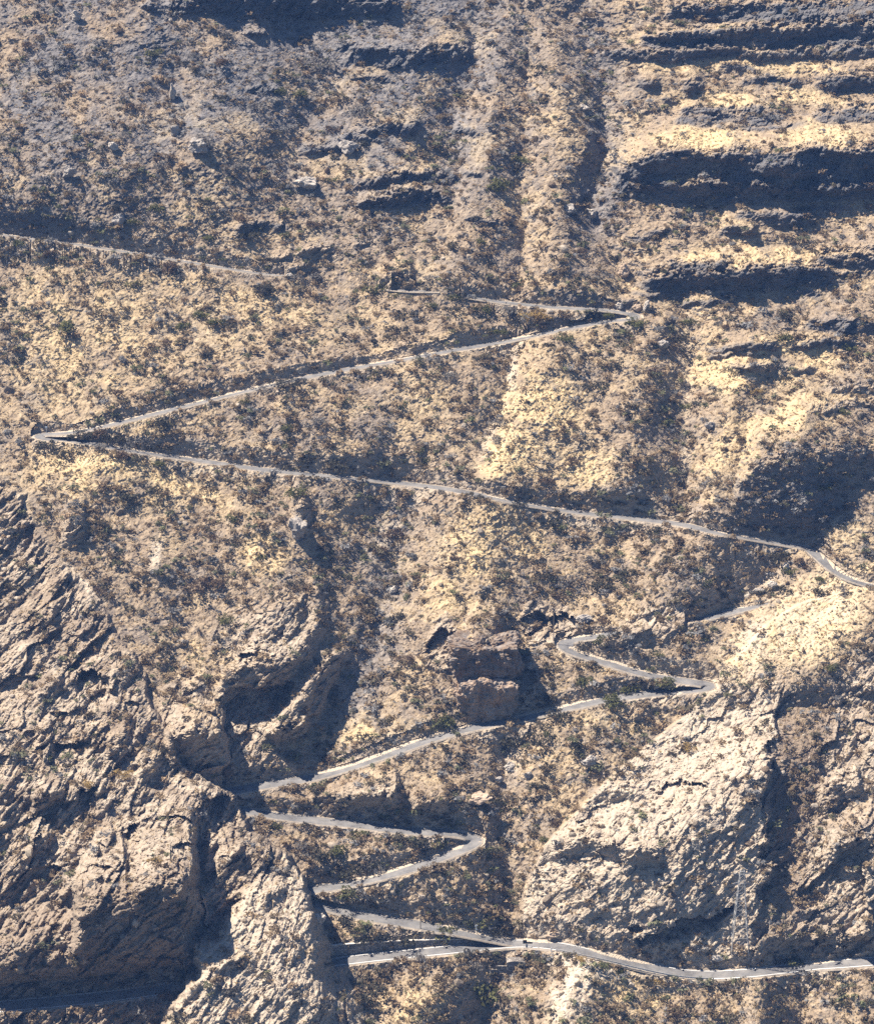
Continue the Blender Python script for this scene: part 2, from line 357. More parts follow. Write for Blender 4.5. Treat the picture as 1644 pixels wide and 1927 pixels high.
RL += lb([(92, 1398), (170, 1386)], [(92, 1448), (170, 1442)], 4, 16, fn=cave)
RL += lb([(362, 1522), (410, 1505), (458, 1500)], [(362, 1560), (410, 1592), (458, 1596)], 5, 20, fn=cave)
RL += lb([(318, 1588), (400, 1582)], [(318, 1650), (400, 1668)], 4, 20, fn=cave)
RL += lb([(-60, 1800), (60, 1790), (170, 1770)], [(-60, 1880), (60, 1876), (170, 1866)], .75, 1.0, 30)
RL += lb([(120, 1735), (180, 1705), (300, 1676), (392, 1660)], [(120, 1840), (200, 1856), (345, 1844), (392, 1770)], 1.15, 1.0, 36)
RL += lb([(228, 1572), (266, 1545)], [(228, 1690), (266, 1690)], 5, 12, fn=cave)
RL += lb([(40, 1000), (66, 985)], [(40, 1050), (66, 1060)], 4, 8, fn=cave)
RL += lb([(140, 1500), (190, 1470)], [(140, 1560), (190, 1530)], 5, 14, fn=cave)
RL += lb([(40, 1600), (110, 1560)], [(40, 1625), (110, 1600)], 1.0, .8); RL += lb([(100, 1690), (170, 1650)], [(100, 1715), (170, 1690)], 1.1, .8)
for a_, b_ in [([(60, 1180), (110, 1150)], 22), ([(190, 1420), (250, 1375)], 22), ([(60, 1310), (120, 1280)], 24), ([(250, 1460), (310, 1420)], 34), ([(50, 1520), (130, 1480)], 28), ([(160, 1600), (225, 1560)], 28), ([(400, 1640), (470, 1600)], 26), ([(480, 1700), (545, 1660)], 13), ([(400, 1830), (470, 1780)], 12), ([(60, 1400), (110, 1370)], 20)]:
    RL += lb(a_, [(a_[0][0], a_[0][1] + b_), (a_[1][0], a_[1][1] + b_)], 1.15, 1.3, 14)
# the bright triangular buttress, nearest the viewer
tl = np.interp(Y, [1560, 1600, 1690, 1800, 1927, 2100], [560, 535, 432, 372, 300, 200]) + 24 * fbm(X / 70, Y / 70, X * 0 + 2.2, 4, .6)
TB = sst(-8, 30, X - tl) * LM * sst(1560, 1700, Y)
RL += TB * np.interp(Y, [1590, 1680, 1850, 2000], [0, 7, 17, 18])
R = R + RL
ROCK = np.maximum(ROCK, LM * (.88 - .3 * sst(40, 10, dl) * (Y < 1450))); ROCK = np.maximum(ROCK, TB * .95)
DARK = np.maximum(DARK, .5 * LM * (1 - TB) * sst(.08, .5, fbm(X / 70, Y / 55, X * 0 + 21.5, 4, .6))); PALE = np.maximum(PALE, .48 * TB); DARK = np.maximum(DARK, .5 * LM * (1 - TB) * sst(1560, 1760, Y) * (1 - sst(330, 430, X)))  # last term darkens the lower left spur, painting its shade
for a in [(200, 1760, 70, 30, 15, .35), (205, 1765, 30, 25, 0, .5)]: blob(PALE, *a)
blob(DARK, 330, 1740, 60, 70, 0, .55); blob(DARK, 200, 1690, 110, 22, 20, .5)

# covers: dry grass, pale scree
for a in [(1010, 790, 95, 120, -30, 1), (950, 860, 60, 50, 0, 1), (1090, 880, 90, 40, 0, .8), (930, 1030, 120, 85, 20, .95), (860, 1120, 80, 40, 0, .7),
          (490, 1045, 55, 45, 0, 1), (250, 900, 240, 65, -8, .9), (160, 640, 150, 140, 0, .65), (330, 610, 200, 90, 0, .5), (1430, 690, 190, 55, 10, .9),
          (1330, 255, 110, 28, 0, .95), (1520, 255, 110, 28, 0, .95), (1420, 185, 200, 22, 0, .7), (1400, 480, 200, 26, 0, .7), (1400, 125, 230, 18, 0, .7),
          (1500, 775, 130, 40, 10, .8), (680, 1370, 75, 32, 10, .95), (1520, 1150, 130, 60, 30, 1), (1600, 1060, 60, 90, 0, .9), (1400, 1230, 60, 60, 40, .7),
          (1100, 1240, 70, 22, -20, .6), (360, 1230, 25, 40, 0, .7), (1290, 590, 60, 60, 0, .4), (800, 780, 60, 90, -20, .5), (420, 560, 250, 35, -12, .5),
          (1440, 1880, 120, 40, 0, .3), (1180, 1860, 90, 40, -20, .9), (800, 1890, 130, 45, 0, .6), (1150, 1360, 120, 40, 10, .55), (1060, 1420, 60, 50, 0, .5),
          (730, 275, 70, 25, 0, .6), (1390, 60, 120, 16, 0, .6), (90, 640, 90, 160, 0, .6), (1380, 830, 110, 60, 40, .6), (270, 790, 160, 40, 12, .5),
          (1560, 1640, 70, 70, 0, .3), (100, 1170, 60, 60, 0, .25)]:
    blob(GRASS, *a)
BASALT_SHADE = np.clip(np.maximum((1 - sst(640, 720, Y)) * sst(980, 1080, X), np.maximum(1 - sst(420, 470, Y), np.exp(-((WX - 1500) / 130) ** 4 - ((WY - 930) / 90) ** 4))), 0, 1)  # basalt tone darkened blue-grey to deepen shade on cliffs and hollow
BRUSH_HAZE = (1 - sst(820, 1180, X)) * (1 - sst(200, 520, Y + .0 * X)) * np.clip(.75 + 1.1 * fbm(X / 90, Y / 70, X * 0 + 15.5, 4, .6), 0, 1)  # grey brush on the upper slope, its colour also carrying painted haze
BRUSH_HAZE = np.maximum(BRUSH_HAZE, .8 * np.exp(-(seg_dist([(1110, 60), (1140, 250), (1120, 420)]) / 45) ** 2)); BRUSH_HAZE = np.maximum(BRUSH_HAZE, .7 * np.exp(-(seg_dist([(745, 960), (720, 1150), (660, 1330)]) / 45) ** 2))
BRUSH_HAZE = np.maximum(BRUSH_HAZE, .8 * np.exp(-((WX - 1500) / 110) ** 2 - ((WY - 940) / 70) ** 2))
for a_ in (BRUSH_HAZE,): a_ += .35 * sst(.1, .5, fbm(X / 60, Y / 50, X * 0 + 18.5, 4, .6)) * (1 - a_)
GRASS *= (1 - .8 * BRUSH_HAZE)
GRASS *= np.clip(.85 + 1.1 * fbm(X / 55, Y / 45, X * 0 + 5.5, 4, .6), 0, 1)
GRASS = np.maximum(GRASS, .28 * sst(.05, .5, fbm(X / 90, Y / 60, X * 0 + 9.5, 4, .6)) * sst(180, 420, Y + .3 * X))
for a in [(1075, 1870, 40, 75, -25, 1), (1100, 1815, 70, 25, -15, .9), (150, 1095, 55, 13, -45, .8), (1290, 700, 12, 130, 0, .35), (1285, 850, 12, 60, 0, .4),
          (965, 700, 14, 40, 0, .6), (930, 800, 10, 80, -25, .4), (725, 1010, 18, 55, -35, .6), (295, 1040, 14, 40, 0, .7), (960, 1430, 28, 30, 0, .5),
          (1450, 1090, 40, 25, 40, .5), (1420, 1195, 70, 30, 35, .7), (1340, 1290, 60, 18, 0, .8), (1240, 1160, 50, 18, 15, .7), (720, 1500, 26, 40, -30, .4)]:
    blob(PALE, *a)
PALE = np.maximum(PALE, .5 * m * (1 - sst(-5, 10, de))); blob(PALE, 1520, 1165, 130, 75, 30, .5); blob(GRASS, 1530, 1180, 120, 75, 30, 1); blob(PALE, 1400, 1245, 75, 45, 40, .45)
PALE *= np.clip(.9 + .9 * fbm(X / 22, Y / 22, X * 0 + 7.5, 3, .6), 0, 1)

# rough rock and soil, in metres of the place itself
def pos(t): return CAM[0] + t * DX, CAM[1] + t * DY, CAM[2] + t * DZ
x_, y_, z_ = pos(T0 - R)
soft = 1.1 * fbm(x_ / 17, y_ / 17, z_ / 17, 3, .55)
R += soft; RB += soft
ca, sa = math.cos(math.radians(38)), math.sin(math.radians(38))
al, ac = x_ * ca + z_ * sa, -x_ * sa + z_ * ca
ROCKW = np.clip(ROCK, 0, 1)
def blocks(a, b, c, seed, sel):                                   # broken faces: every cell of a jittered lattice tilts its own way
    a, b, c = a[sel], b[sel], c[sel]
    ia, ib, ic = np.floor(a).astype(np.int64), np.floor(b).astype(np.int64), np.floor(c).astype(np.int64)
    best = np.full(a.shape, 9e9); val = np.zeros(a.shape)
    for da in (-1, 0, 1):
        for db in (-1, 0, 1):
            for dc in (-1, 0, 1):
                u, v, w = ia + da, ib + db, ic + dc
                k = ((u * 73856093 ^ v * 19349663 ^ w * 83492791) + seed * 7919) & 32767
                g = _G[k]; h = _G[(k * 31 + 17) & 32767]
                ea, eb, ec = a - u - .5 - .45 * h[:, 0], b - v - .5 - .45 * h[:, 1], c - w - .5 - .45 * h[:, 2]
                d = ea * ea + eb * eb + ec * ec; m = d < best
                best = np.where(m, d, best); val = np.where(m, .9 * (g[:, 0] * ea + g[:, 1] * eb + g[:, 2] * ec) + .55 * h[:, 0], val)
    out = np.zeros(sel.shape); out[sel] = val; return out
ROCK *= np.clip(1.02 + .9 * fbm(X / 75, Y / 60, X * 0 + 12.5, 4, .6), .25, 1)
selr = (ROCK > .04); wob = 1.5 * fbm(x_ / 12, y_ / 12, z_ / 12, 2)
hor = sst(1000, 1200, X) * (1 - sst(650, 900, Y))                # level lava beds on the upper right
strat = 1.15 * fbm(al / 22, ac / 5.0, y_ / 40, 3, .5, True) + .8 * fbm(al / 8, ac / 1.7, y_ / 26, 3, .55, True)
level = fbm(x_ / 22, z_ / 3.0, y_ / 24, 4, .55, True)
crag = fbm(x_ / 9, y_ / 9, z_ / 9, 4, .55, True)
fine = fbm(x_ / 2.3, y_ / 2.3, z_ / 2.3, 3, .6)
blk = 2.5 * blocks(al / 19 + wob * .15, ac / 6 + wob * .25, y_ / 22, 1, selr) + 1.25 * blocks(al / 8 + wob * .2, ac / 2.0 + wob * .4, y_ / 12, 2, selr) + .52 * blocks(al / 3, ac / .95 + wob * .4, y_ / 4, 3, selr)
vary = np.clip(.55 + 1.1 * fbm(x_ / 30, y_ / 30, z_ / 30, 3), .1, 1.3)
DET = (1 - .3 * TB) * (1 - .48 * m * (1 - sst(-10, 10, de))) * (1 + .2 * LM * (1 - TB)) * ROCKW * ((.6 + .45 * LM) * strat * vary * (1 - hor) + blk * (1 - .45 * hor) + .7 * level * hor + .65 * crag) + (1 - ROCKW) * (.38 * crag + .5 * hor * level) + (.42 + .1 * ROCKW) * fine + .25 * (1 - ROCKW) * fbm(x_ / 5, y_ / 5, z_ / 5, 2) + .22 * noise(x_ / .95, y_ / .95, z_ / .95)

# ------------------------------------------------------------------ roads
def bilin(A, px, py):
    fx = np.interp(px, gx, np.arange(NX)); fy = np.interp(py, gy, np.arange(NY))
    i = np.clip(fy.astype(int), 0, NY - 2); j = np.clip(fx.astype(int), 0, NX - 2); u = fx - j; v = fy - i
    return (A[i, j] * (1 - u) + A[i, j + 1] * u) * (1 - v) + (A[i + 1, j] * (1 - u) + A[i + 1, j + 1] * u) * v
def catmull(pts, step=2.5):
    p = np.array(pts, float); p = np.vstack([2 * p[0] - p[1], p, 2 * p[-1] - p[-2]]); out = []
    for i in range(1, len(p) - 2):
        n = max(2, int(np.hypot(*(p[i + 1] - p[i])) / step)); u = np.linspace(0, 1, n, endpoint=False)[:, None]
        a, b, c, d = p[i - 1:i + 3]
        out.append(.5 * (2 * b + (c - a) * u + (2 * a - 5 * b + 4 * c - d) * u ** 2 + (3 * b - a - 3 * c + d) * u ** 3))
    return np.vstack(out + [p[-2:-1]])
def smooth1(a, k):
    if len(a) < 5: return a
    w = np.hanning(k + 2)[1:-1]; w /= w.sum(); e = k // 2
    return np.convolve(np.concatenate([2 * a[0] - a[e:0:-1], a, 2 * a[-1] - a[-2:-e - 2:-1]]), w, 'same')[e:-e]
ROADS = [
  dict(n="top", hw=1.15, pts=[(-400, 385), (-200, 412), (40, 447), (150, 461), (300, 484), (400, 501), (500, 516), (555, 520)]),
  dict(n="ledge", hw=1.3, pts=[(725, 543), (770, 547), (830, 548)]),
  dict(n="upper", hw=1.8, pts=[(865, 556), (940, 568), (1000, 575), (1060, 580), (1130, 583), (1165, 587), (1188, 591), (1196, 596), (1186, 601), (1150, 604), (1100, 612), (1050, 622), (950, 643), (850, 660), (750, 678), (650, 696), (550, 716),
       (450, 739), (350, 764), (250, 789), (160, 810), (112, 816), (82, 818), (74, 822), (92, 826), (130, 828), (190, 838), (250, 849), (350, 863), (450, 878), (550, 890), (650, 899), (750, 909),
       (850, 922), (920, 936), (1000, 951), (1100, 966), (1200, 977), (1280, 987), (1340, 1001), (1400, 1012), (1480, 1025), (1518, 1032), (1542, 1050), (1568, 1072), (1605, 1092), (1680, 1112), (1800, 1130)]),
  dict(n="short", hw=2.0, pts=[(1455, 1133), (1400, 1146), (1340, 1160), (1285, 1173)]),
  dict(n="middle", hw=2.3, pts=[(1180, 1188), (1140, 1194), (1118, 1198), (1096, 1201), (1074, 1205), (1062, 1212), (1066, 1220), (1084, 1229), (1120, 1241), (1160, 1253), (1220, 1270), (1280, 1281),
       (1318, 1286), (1334, 1291), (1322, 1296), (1296, 1299), (1250, 1303), (1180, 1311), (1100, 1325), (1040, 1338), (980, 1352), (900, 1367), (840, 1382), (780, 1401), (720, 1423), (650, 1447), (580, 1465), (500, 1478), (425, 1490), (330, 1500)]),
  dict(n="lower", hw=2.3, pts=[(330, 1508), (440, 1522), (520, 1535), (600, 1545), (680, 1553), (750, 1562), (800, 1566), (845, 1567), (880, 1573), (894, 1583), (872, 1597), (830, 1613), (780, 1632), (720, 1649), (660, 1663), (590, 1674), (480, 1685)]),
  dict(n="lowest", hw=2.4, pts=[(500, 1680), (595, 1701), (660, 1718), (720, 1730), (800, 1743), (870, 1755), (920, 1765), (975, 1774)]),
  dict(n="valley", hw=2.6, pts=[(500, 1828), (620, 1812), (700, 1802), (800, 1792), (900, 1782), (970, 1776), (1040, 1780), (1100, 1792), (1150, 1804), (1200, 1816), (1270, 1830), (1330, 1835), (1400, 1832), (1450, 1827), (1520, 1819), (1608, 1812), (1760, 1800), (2000, 1785)]),
  dict(n="left", hw=3.2, front=1, pts=[(-380, 1935), (-100, 1905), (40, 1891), (100, 1886), (200, 1876), (300, 1863), (322, 1860)]),
]
TAPER = {'top': (0, 1), 'ledge': (1, 1), 'upper': (1, 0), 'short': (1, 1), 'middle': (1, 0)}
TREF = T0 - R - DET * 0.5
TBACK = T0 - RB
bd = np.full(X.shape, 1e9); bz = np.zeros_like(X); sd = np.full(X.shape, 1e9)
for r in ROADS:
    p = catmull(r['pts']); px, py = p[:, 0], p[:, 1]
    ux, uy, uz = ray(px, py)
    t = bilin((T0 - R) if r.get('front') else TBACK, px, py) + 1.3
    z = smooth1(smooth1(t * uz, 61), 41)
    t = z / uz
    r['P'] = np.stack([t * ux, t * uy, z], 1) + CAM; r['px'] = px; r['py'] = py
    hb0 = r['hw'] + .75; e0, e1 = TAPER.get(r['n'], (0, 0)); ks = np.arange(len(px))
    hbs = hb0 * np.clip((ks + 1) / 30 if e0 else 1, .05, 1) * np.clip((len(px) - ks) / 30 if e1 else 1, .05, 1) * np.ones(len(px))
    for k in range(len(px)):
        j0, j1 = np.searchsorted(gx, (px[k] - 75, px[k] + 75)); i0, i1 = np.searchsorted(gy, (py[k] - 34, py[k] + 34))
        if j0 >= j1 or i0 >= i1: continue
        s = np.s_[i0:i1, j0:j1]
        tp = z[k] / DZ[s]
        d = np.hypot(tp * DX[s] + CAM[0] - r['P'][k, 0], tp * DY[s] + CAM[1] - r['P'][k, 1]) / hbs[k]
        if not r.get('front'): d = d + 1e6 * (LM[s] > .3)
        b = d < bd[s]
        bd[s] = np.where(b, d, bd[s]); bz[s] = np.where(b, z[k], bz[s])
bench = bd < 1.0
T = T0 - R - DET
Tn = np.where(bench, bz / DZ, T)
state = np.zeros_like(X)
dpy = np.gradient(gy)
# cut banks, sweeping uphill; fills, sweeping downhill
act = np.zeros(NX, bool); run = np.zeros(NX)
for i in range(NY - 2, -1, -1):
    nb_ = bench[i]; prev = Tn[i + 1]
    act = (act | bench[i + 1]) & ~nb_
    run = np.where(act, run + dpy[i], 0)
    g = np.where(run < 12, .0, -.08) * dpy[i] / PPM[i]
    fr = np.clip((1 - bd[i + 1]) / np.maximum(bd[i] - bd[i + 1], 1e-3), 0, 1)
    prev = np.where(bench[i + 1], prev + fr * (bz[i + 1] / DZ[i] - prev), prev)
    want = np.where(run < 30, prev + g, np.minimum(prev + g, T[i] + (prev - T[i + 1]) * .86))
    ok = act & (want > T[i] + .02) & (np.abs(LM[i] - LM[i + 1]) < .2)
    Tn[i] = np.where(ok, want + .25 * (DET[i + 1] - DET[i]), Tn[i]); state[i] = np.where(ok, 1, 0); act = ok
act[:] = False; run[:] = 0
for i in range(1, NY):
    nb_ = bench[i]; prev = Tn[i - 1]
    act = (act | bench[i - 1]) & ~nb_
    run = np.where(act, run + dpy[i], 0)
    fr = np.clip((1 - bd[i - 1]) / np.maximum(bd[i] - bd[i - 1], 1e-3), 0, 1)
    prev = np.where(bench[i - 1], prev + fr * (bz[i - 1] / DZ[i] - prev), prev)
    g = (1 / np.tan(math.radians(50) + TH[i])) * dpy[i] / PPM[i] * (1 - np.clip(run / 60, 0, .9))
    want = np.where(run < 26, prev - g, np.maximum(prev - g, T[i] - (T[i - 1] - prev) * .88))
    ok = act & (want < T[i] - .02) & (np.abs(LM[i] - LM[i - 1]) < .2)
    Tn[i] = np.where(ok, want + .2 * (DET[i - 1] - DET[i]), Tn[i]); state[i] = np.where(ok, 2, state[i]); act = ok
K = np.hanning(47)[1:-1]
for v in (1, 2):                                                  # even out the banks along the road
    mk = (state == v).astype(float); E = (Tn - T) * mk
    def bl(A): return sum(w * np.roll(A, k - 22, 1) for k, w in enumerate(K))
    Tn = np.where(mk > 0, T + bl(E) / np.maximum(bl(mk), 1e-6), Tn)
T = Tn
ROADM = np.where(bench, 1.0, 0.0)
GRASS *= 1 - .6 * (state == 1)
PALE = np.maximum(PALE, np.where(bench, .75, 0)); PALE = np.maximum(PALE, .35 * (state == 2))
ROCK = np.where(state == 1, np.maximum(ROCK, .35), ROCK)
x_, y_, z_ = pos(T)
V = np.stack([x_, y_, z_], -1)
e1 = np.gradient(V, axis=1); e0 = np.gradient(V, axis=0)
NRM = np.cross(e1.reshape(-1, 3), -e0.reshape(-1, 3)); NRM /= np.linalg.norm(NRM, axis=1, keepdims=True) + 1e-9
NRM = NRM.reshape(V.shape); NRM *= np.sign((NRM * np.stack([-DX, -DY, -DZ], -1)).sum(-1, keepdims=True))
STEEP = NRM[..., 2]
ROCK = np.maximum(ROCK, (1 - bench) * .7 * (1 - sst(.25, .55, STEEP)))
idx = np.arange(NX * NY).reshape(NY, NX)
Q = np.stack([idx[1:, :-1], idx[1:, 1:], idx[:-1, 1:], idx[:-1, :-1]], -1).reshape(-1, 4)
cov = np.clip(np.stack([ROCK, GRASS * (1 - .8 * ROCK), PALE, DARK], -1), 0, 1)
hill = mesh_np("hillside", V.reshape(-1, 3), Q, M["ground"], smooth=False, attrs={"cover": cov.reshape(-1, 4), "brush_shade": np.stack([BRUSH_HAZE, BASALT_SHADE, BRUSH_HAZE, BRUSH_HAZE], -1).reshape(-1, 4)})
tag(hill, kind="structure")
zt = max(float(z_.max()), CAM[2]) + 12; zb = float(z_.min()) - 1
hx, hy0, hy1 = float(np.abs(x_).max()) + 20, -40.0, float(y_.max()) + 20
hv = np.array([(sx * hx, yy, zz) for zz in (zb, zt) for yy in (hy0, hy1) for sx in (-1, 1)])
hm = bpy.data.materials.new("haze"); hm.use_nodes = True; ht = hm.node_tree; ht.nodes.remove(ht.nodes["Principled BSDF"])
pv = ht.nodes.new("ShaderNodeVolumePrincipled"); pv.inputs["Density"].default_value = 0.00007; pv.inputs["Color"].default_value = (.20, .42, 1.0, 1)
ht.links.new(pv.outputs[0], ht.nodes["Material Output"].inputs["Volume"])
tag(mesh_np("haze", hv, np.array([(0, 2, 3, 1), (4, 5, 7, 6), (0, 1, 5, 4), (2, 6, 7, 3), (0, 4, 6, 2), (1, 3, 7, 5)]), hm), kind="stuff")

def strip(P, offs, lift):                                         # offsets across the road, heights
    d = np.gradient(P[:, :2], axis=0); d /= np.linalg.norm(d, axis=1, keepdims=True) + 1e-9
    n = np.stack([-d[:, 1], d[:, 0]], 1)
    rows = [np.column_stack([P[:, :2] + n * o, P[:, 2] + h]) for o, h in zip(offs, lift)]
    A = np.stack(rows, 1); k = A.shape[1]
    ii = np.arange(len(P) * k).reshape(len(P), k)
    q = np.stack([ii[:-1, :-1], ii[:-1, 1:], ii[1:, 1:], ii[1:, :-1]], -1).reshape(-1, 4)
    return A.reshape(-1, 3), q
for r in ROADS:
    P = r['P']
    # even steps along the road
    s = np.concatenate([[0], np.cumsum(np.linalg.norm(np.diff(P[:, :2], axis=0), axis=1))]); n = max(8, int(s[-1] / 1.0))
    P = np.stack([np.interp(np.linspace(0, s[-1], n), s, smooth1(P[:, c], 9)) for c in range(3)], 1); r['Q'] = P
    hw = r['hw']
    v, q = strip(P, (-hw, -hw * .5, 0, hw * .5, hw), (.05, .1, .13, .1, .05)); q = q[:, ::-1]
    tag(mesh_np("road", v, q, M["asphalt"], smooth=True), kind="structure")
# pale gravel verges on both sides of every road, and painted edge lines on the valley road
for r in ROADS:
    P, hw = r['Q'], r['hw']
    for sgn in (1, -1):
        o = (hw - .02, hw + .12, hw + .4, hw + .75)
        v, q = strip(P, tuple(sgn * a for a in o), (.06, .14, .12, -.25))
        if sgn < 0: pass
        else: q = q[:, ::-1]
        tag(mesh_np("road_verge", v, q, M["shoulder"], smooth=True), kind="structure")
M["paint"] = simple_mat("worn_road_paint", (0.62, 0.61, 0.58), (0.78, 0.77, 0.74), 3.0, .7)
for r in ROADS:
    if r['n'] in ("valley", "left"):
        for sgn in (1, -1):
            v, q = strip(r['Q'], (sgn * (r['hw'] - .5), sgn * (r['hw'] - .3)), (.085, .08))
            tag(mesh_np("road_marking", v, q if sgn < 0 else q[:, ::-1], M["paint"]), kind="structure")

# ------------------------------------------------------------------ plants
def plant_mat(name, cols, attr=False):
    m, t, b = new_mat(name, 1.0); b.inputs["Specular IOR Level"].default_value = 0.05
    g = N(t, "ShaderNodeNewGeometry").outputs["Position"]
    n = tex_noise(t, 3.0, 3, .6, g)
    tr = N(t, "ShaderNodeBsdfTranslucent"); ms = N(t, "ShaderNodeMixShader"); ms.inputs[0].default_value = .42
    t.links.new(b.outputs[0], ms.inputs[1]); t.links.new(tr.outputs[0], ms.inputs[2]); t.links.new(ms.outputs[0], t.nodes["Material Output"].inputs["Surface"])
    if attr:
        a = N(t, "ShaderNodeAttribute", attribute_name="tint").outputs["Color"]
        c = mix(t, 1.0, a, ramp(t, n, [(.3, (.62, .62, .62)), (.7, (1.3, 1.25, 1.15))]), 'MULTIPLY')
        t.links.new(c, b.inputs["Base Color"]); t.links.new(c, tr.inputs[0])
    else:
        oi = N(t, "ShaderNodeObjectInfo").outputs["Random"]
        c = ramp(t, n, [(.3, cols[0]), (.55, cols[1]), (.75, cols[2])])
        c = mix(t, math_n(t, 'MULTIPLY', oi, .4), c, cols[0])
        t.links.new(c, b.inputs["Base Color"]); t.links.new(c, tr.inputs[0])
    return m
KIND = {   # shade names used in the labels -> leaf colours
  'olive green': ((.075, .075, .035), (.15, .15, .065), (.25, .23, .10)),
  'dark grey-green': ((.045, .042, .032), (.085, .08, .06), (.16, .145, .11)),
  'silvery grey': ((.12, .11, .10), (.23, .215, .195), (.36, .34, .31)),
  'rusty brown': ((.08, .057, .04), (.155, .11, .075), (.25, .18, .12)),
  'straw yellow': ((.22, .15, .06), (.38, .27, .115), (.50, .38, .19)),
}
for k, c in KIND.items(): M[k] = plant_mat(k.replace(' ', '_').replace('-', '_') + "_leaves", c)
M["twig"] = simple_mat("dry_twig", (.10, .075, .055), (.22, .17, .13), 6)
M["scrub"] = plant_mat("scrub_leaves", None, True)

def leaf_cloud(n, rg, size, flat=.8, lumps=5, low=-.15):
    """many leaf-sized triangles through a lumpy dome of radius about 1."""
    cen = np.stack([rg.normal(0, .42, lumps), rg.normal(0, .42, lumps), rg.uniform(.12, .55, lumps)], 1); rad = rg.uniform(.38, .62, lumps)
    w = rg.integers(0, lumps, n)
    d = rg.normal(size=(n, 3)); d /= np.linalg.norm(d, axis=1, keepdims=True); d[:, 2] = np.where(d[:, 2] < -.3, -d[:, 2], d[:, 2])
    c = cen[w] + d * rad[w][:, None] * rg.uniform(.55, 1.05, (n, 1)); c[:, 2] = np.maximum(c[:, 2] * flat, low)
    a = rg.normal(size=(n, 3)); a /= np.linalg.norm(a, axis=1, keepdims=True)
    nn = d + .7 * rg.normal(size=(n, 3)); b = np.cross(nn, a); b /= np.linalg.norm(b, axis=1, keepdims=True)
    a = np.cross(b, nn); a /= np.linalg.norm(a, axis=1, keepdims=True)
    s = size * rg.uniform(.6, 1.4, (n, 1))
    V = np.stack([c - a * s - b * s * .6, c + a * s - b * s * .6, c + b * s * 1.1], 1).reshape(-1, 3)
    return V, np.arange(3 * n).reshape(n, 3)
def twigs(n, rg):
    Vs, Fs = [], []; o = 0
    for k in range(n):
        a = rg.uniform(0, 6.28); r = rg.uniform(.15, .6); top = np.array([math.cos(a) * r, math.sin(a) * r, rg.uniform(.4, .85)])
        p0 = np.array([math.cos(a) * .06, math.sin(a) * .06, -.15]); mid = (p0 + top) / 2 + rg.normal(0, .06, 3)
        for (A, B, w0, w1) in ((p0, mid, .035, .025), (mid, top, .025, .008)):
            e = np.array([-math.sin(a), math.cos(a), 0]); f = np.array([math.cos(a), math.sin(a), .2])
            ring = lambda c, w: [c + w * (e * math.cos(t) + f * math.sin(t)) for t in (0, 2.09, 4.19)]
            Vs += ring(A, w0) + ring(B, w1)
            Fs += [(o + i, o + (i + 1) % 3, o + 3 + (i + 1) % 3, o + 3 + i) for i in range(3)]; o += 6
    return np.array(Vs), np.array(Fs)

LEGS = [   # parts of the road, as one can name them: name, first and last photograph point
  ("faint top road leg", [(-60, 430), (150, 461), (500, 516), (800, 549), (1172, 589)]),
  ("leg joining the big hairpins", [(1190, 599), (950, 643), (650, 696), (250, 789), (85, 822)]),
  ("long falling middle leg", [(100, 825), (350, 863), (750, 909), (1100, 966), (1400, 1012), (1605, 1092)]),
  ("short leg above inner hairpin", [(1450, 1134), (1290, 1172), (1130, 1198), (1060, 1213)]),
  ("pale leg below inner hairpin", [(1070, 1220), (1160, 1253), (1330, 1290)]),
  ("leg under the square rock", [(1320, 1297), (1100, 1325), (900, 1367), (650, 1447), (430, 1490)]),
  ("leg above the loop hairpin", [(440, 1522), (600, 1545), (750, 1562), (885, 1574)]),
  ("leg below the loop hairpin", [(893, 1588), (780, 1632), (590, 1674)]),
  ("leg above the stone wall", [(595, 1701), (720, 1730), (970, 1774)]),
  ("bottom road", [(620, 1812), (970, 1776), (1150, 1804), (1330, 1835), (1700, 1805)]),
  ("dark bottom left road", [(-60, 1900), (200, 1876), (345, 1856)]),
]
def place_name(x, y):
    best = None
    for nme, pts in LEGS:
        for (x0, y0), (x1, y1) in zip(pts[:-1], pts[1:]):
            dx, dy = x1 - x0, y1 - y0; u = min(1, max(0, ((x - x0) * dx + (y - y0) * dy) / (dx * dx + dy * dy)))
            ex, ey = x - x0 - u * dx, y - y0 - u * dy; d = math.hypot(ex, 1.6 * ey)
            if best is None or d < best[0]: best = (d, nme, ey)
    d, nme, ey = best
    if d < 62: return ("just below the " if ey > 0 else "just above the ") + nme
    if y < 330 and x < 560: return "on the upper left slope"
    if y < 560 and x < 1120: return "on the upper middle slope"
    if y < 640: return "on the terraced slope"
    if x < np.interp(y, [930, 1250, 1490, 1927], [40, 255, 430, 680]): return "on the rocky left spur"
    if x > np.interp(y, [600, 1095, 1290, 1590, 1780, 1927], [1300, 1640, 1345, 1020, 1000, 1000]):
        return "on the shaded slope at right" if y < 1060 else ("on the rocky right spur" if y < 1800 else "on the slope under the bottom road")
    if y < 800 and x < 700: return "on the yellow slope at left"
    if y < 990 and x > 880: return "on the yellow grass rib at right"
    if y < 930: return "inside the big left hairpin"
    if y < 1480: return "left of the square rock" if x < 850 else "right of the square rock"
    return "below the square rock" if y < 1780 else "on the slope under the bottom road"

def at(px, py, A=None):
    t = bilin(T, np.asarray(px, float), np.asarray(py, float)); u, v, w = ray(px, py)
    return CAM + np.stack([t * u, t * v, t * w], -1), t
NOT_ROAD = 1 - bench
def free(px, py): return (bilin(bench.astype(float), px, py) < .05)

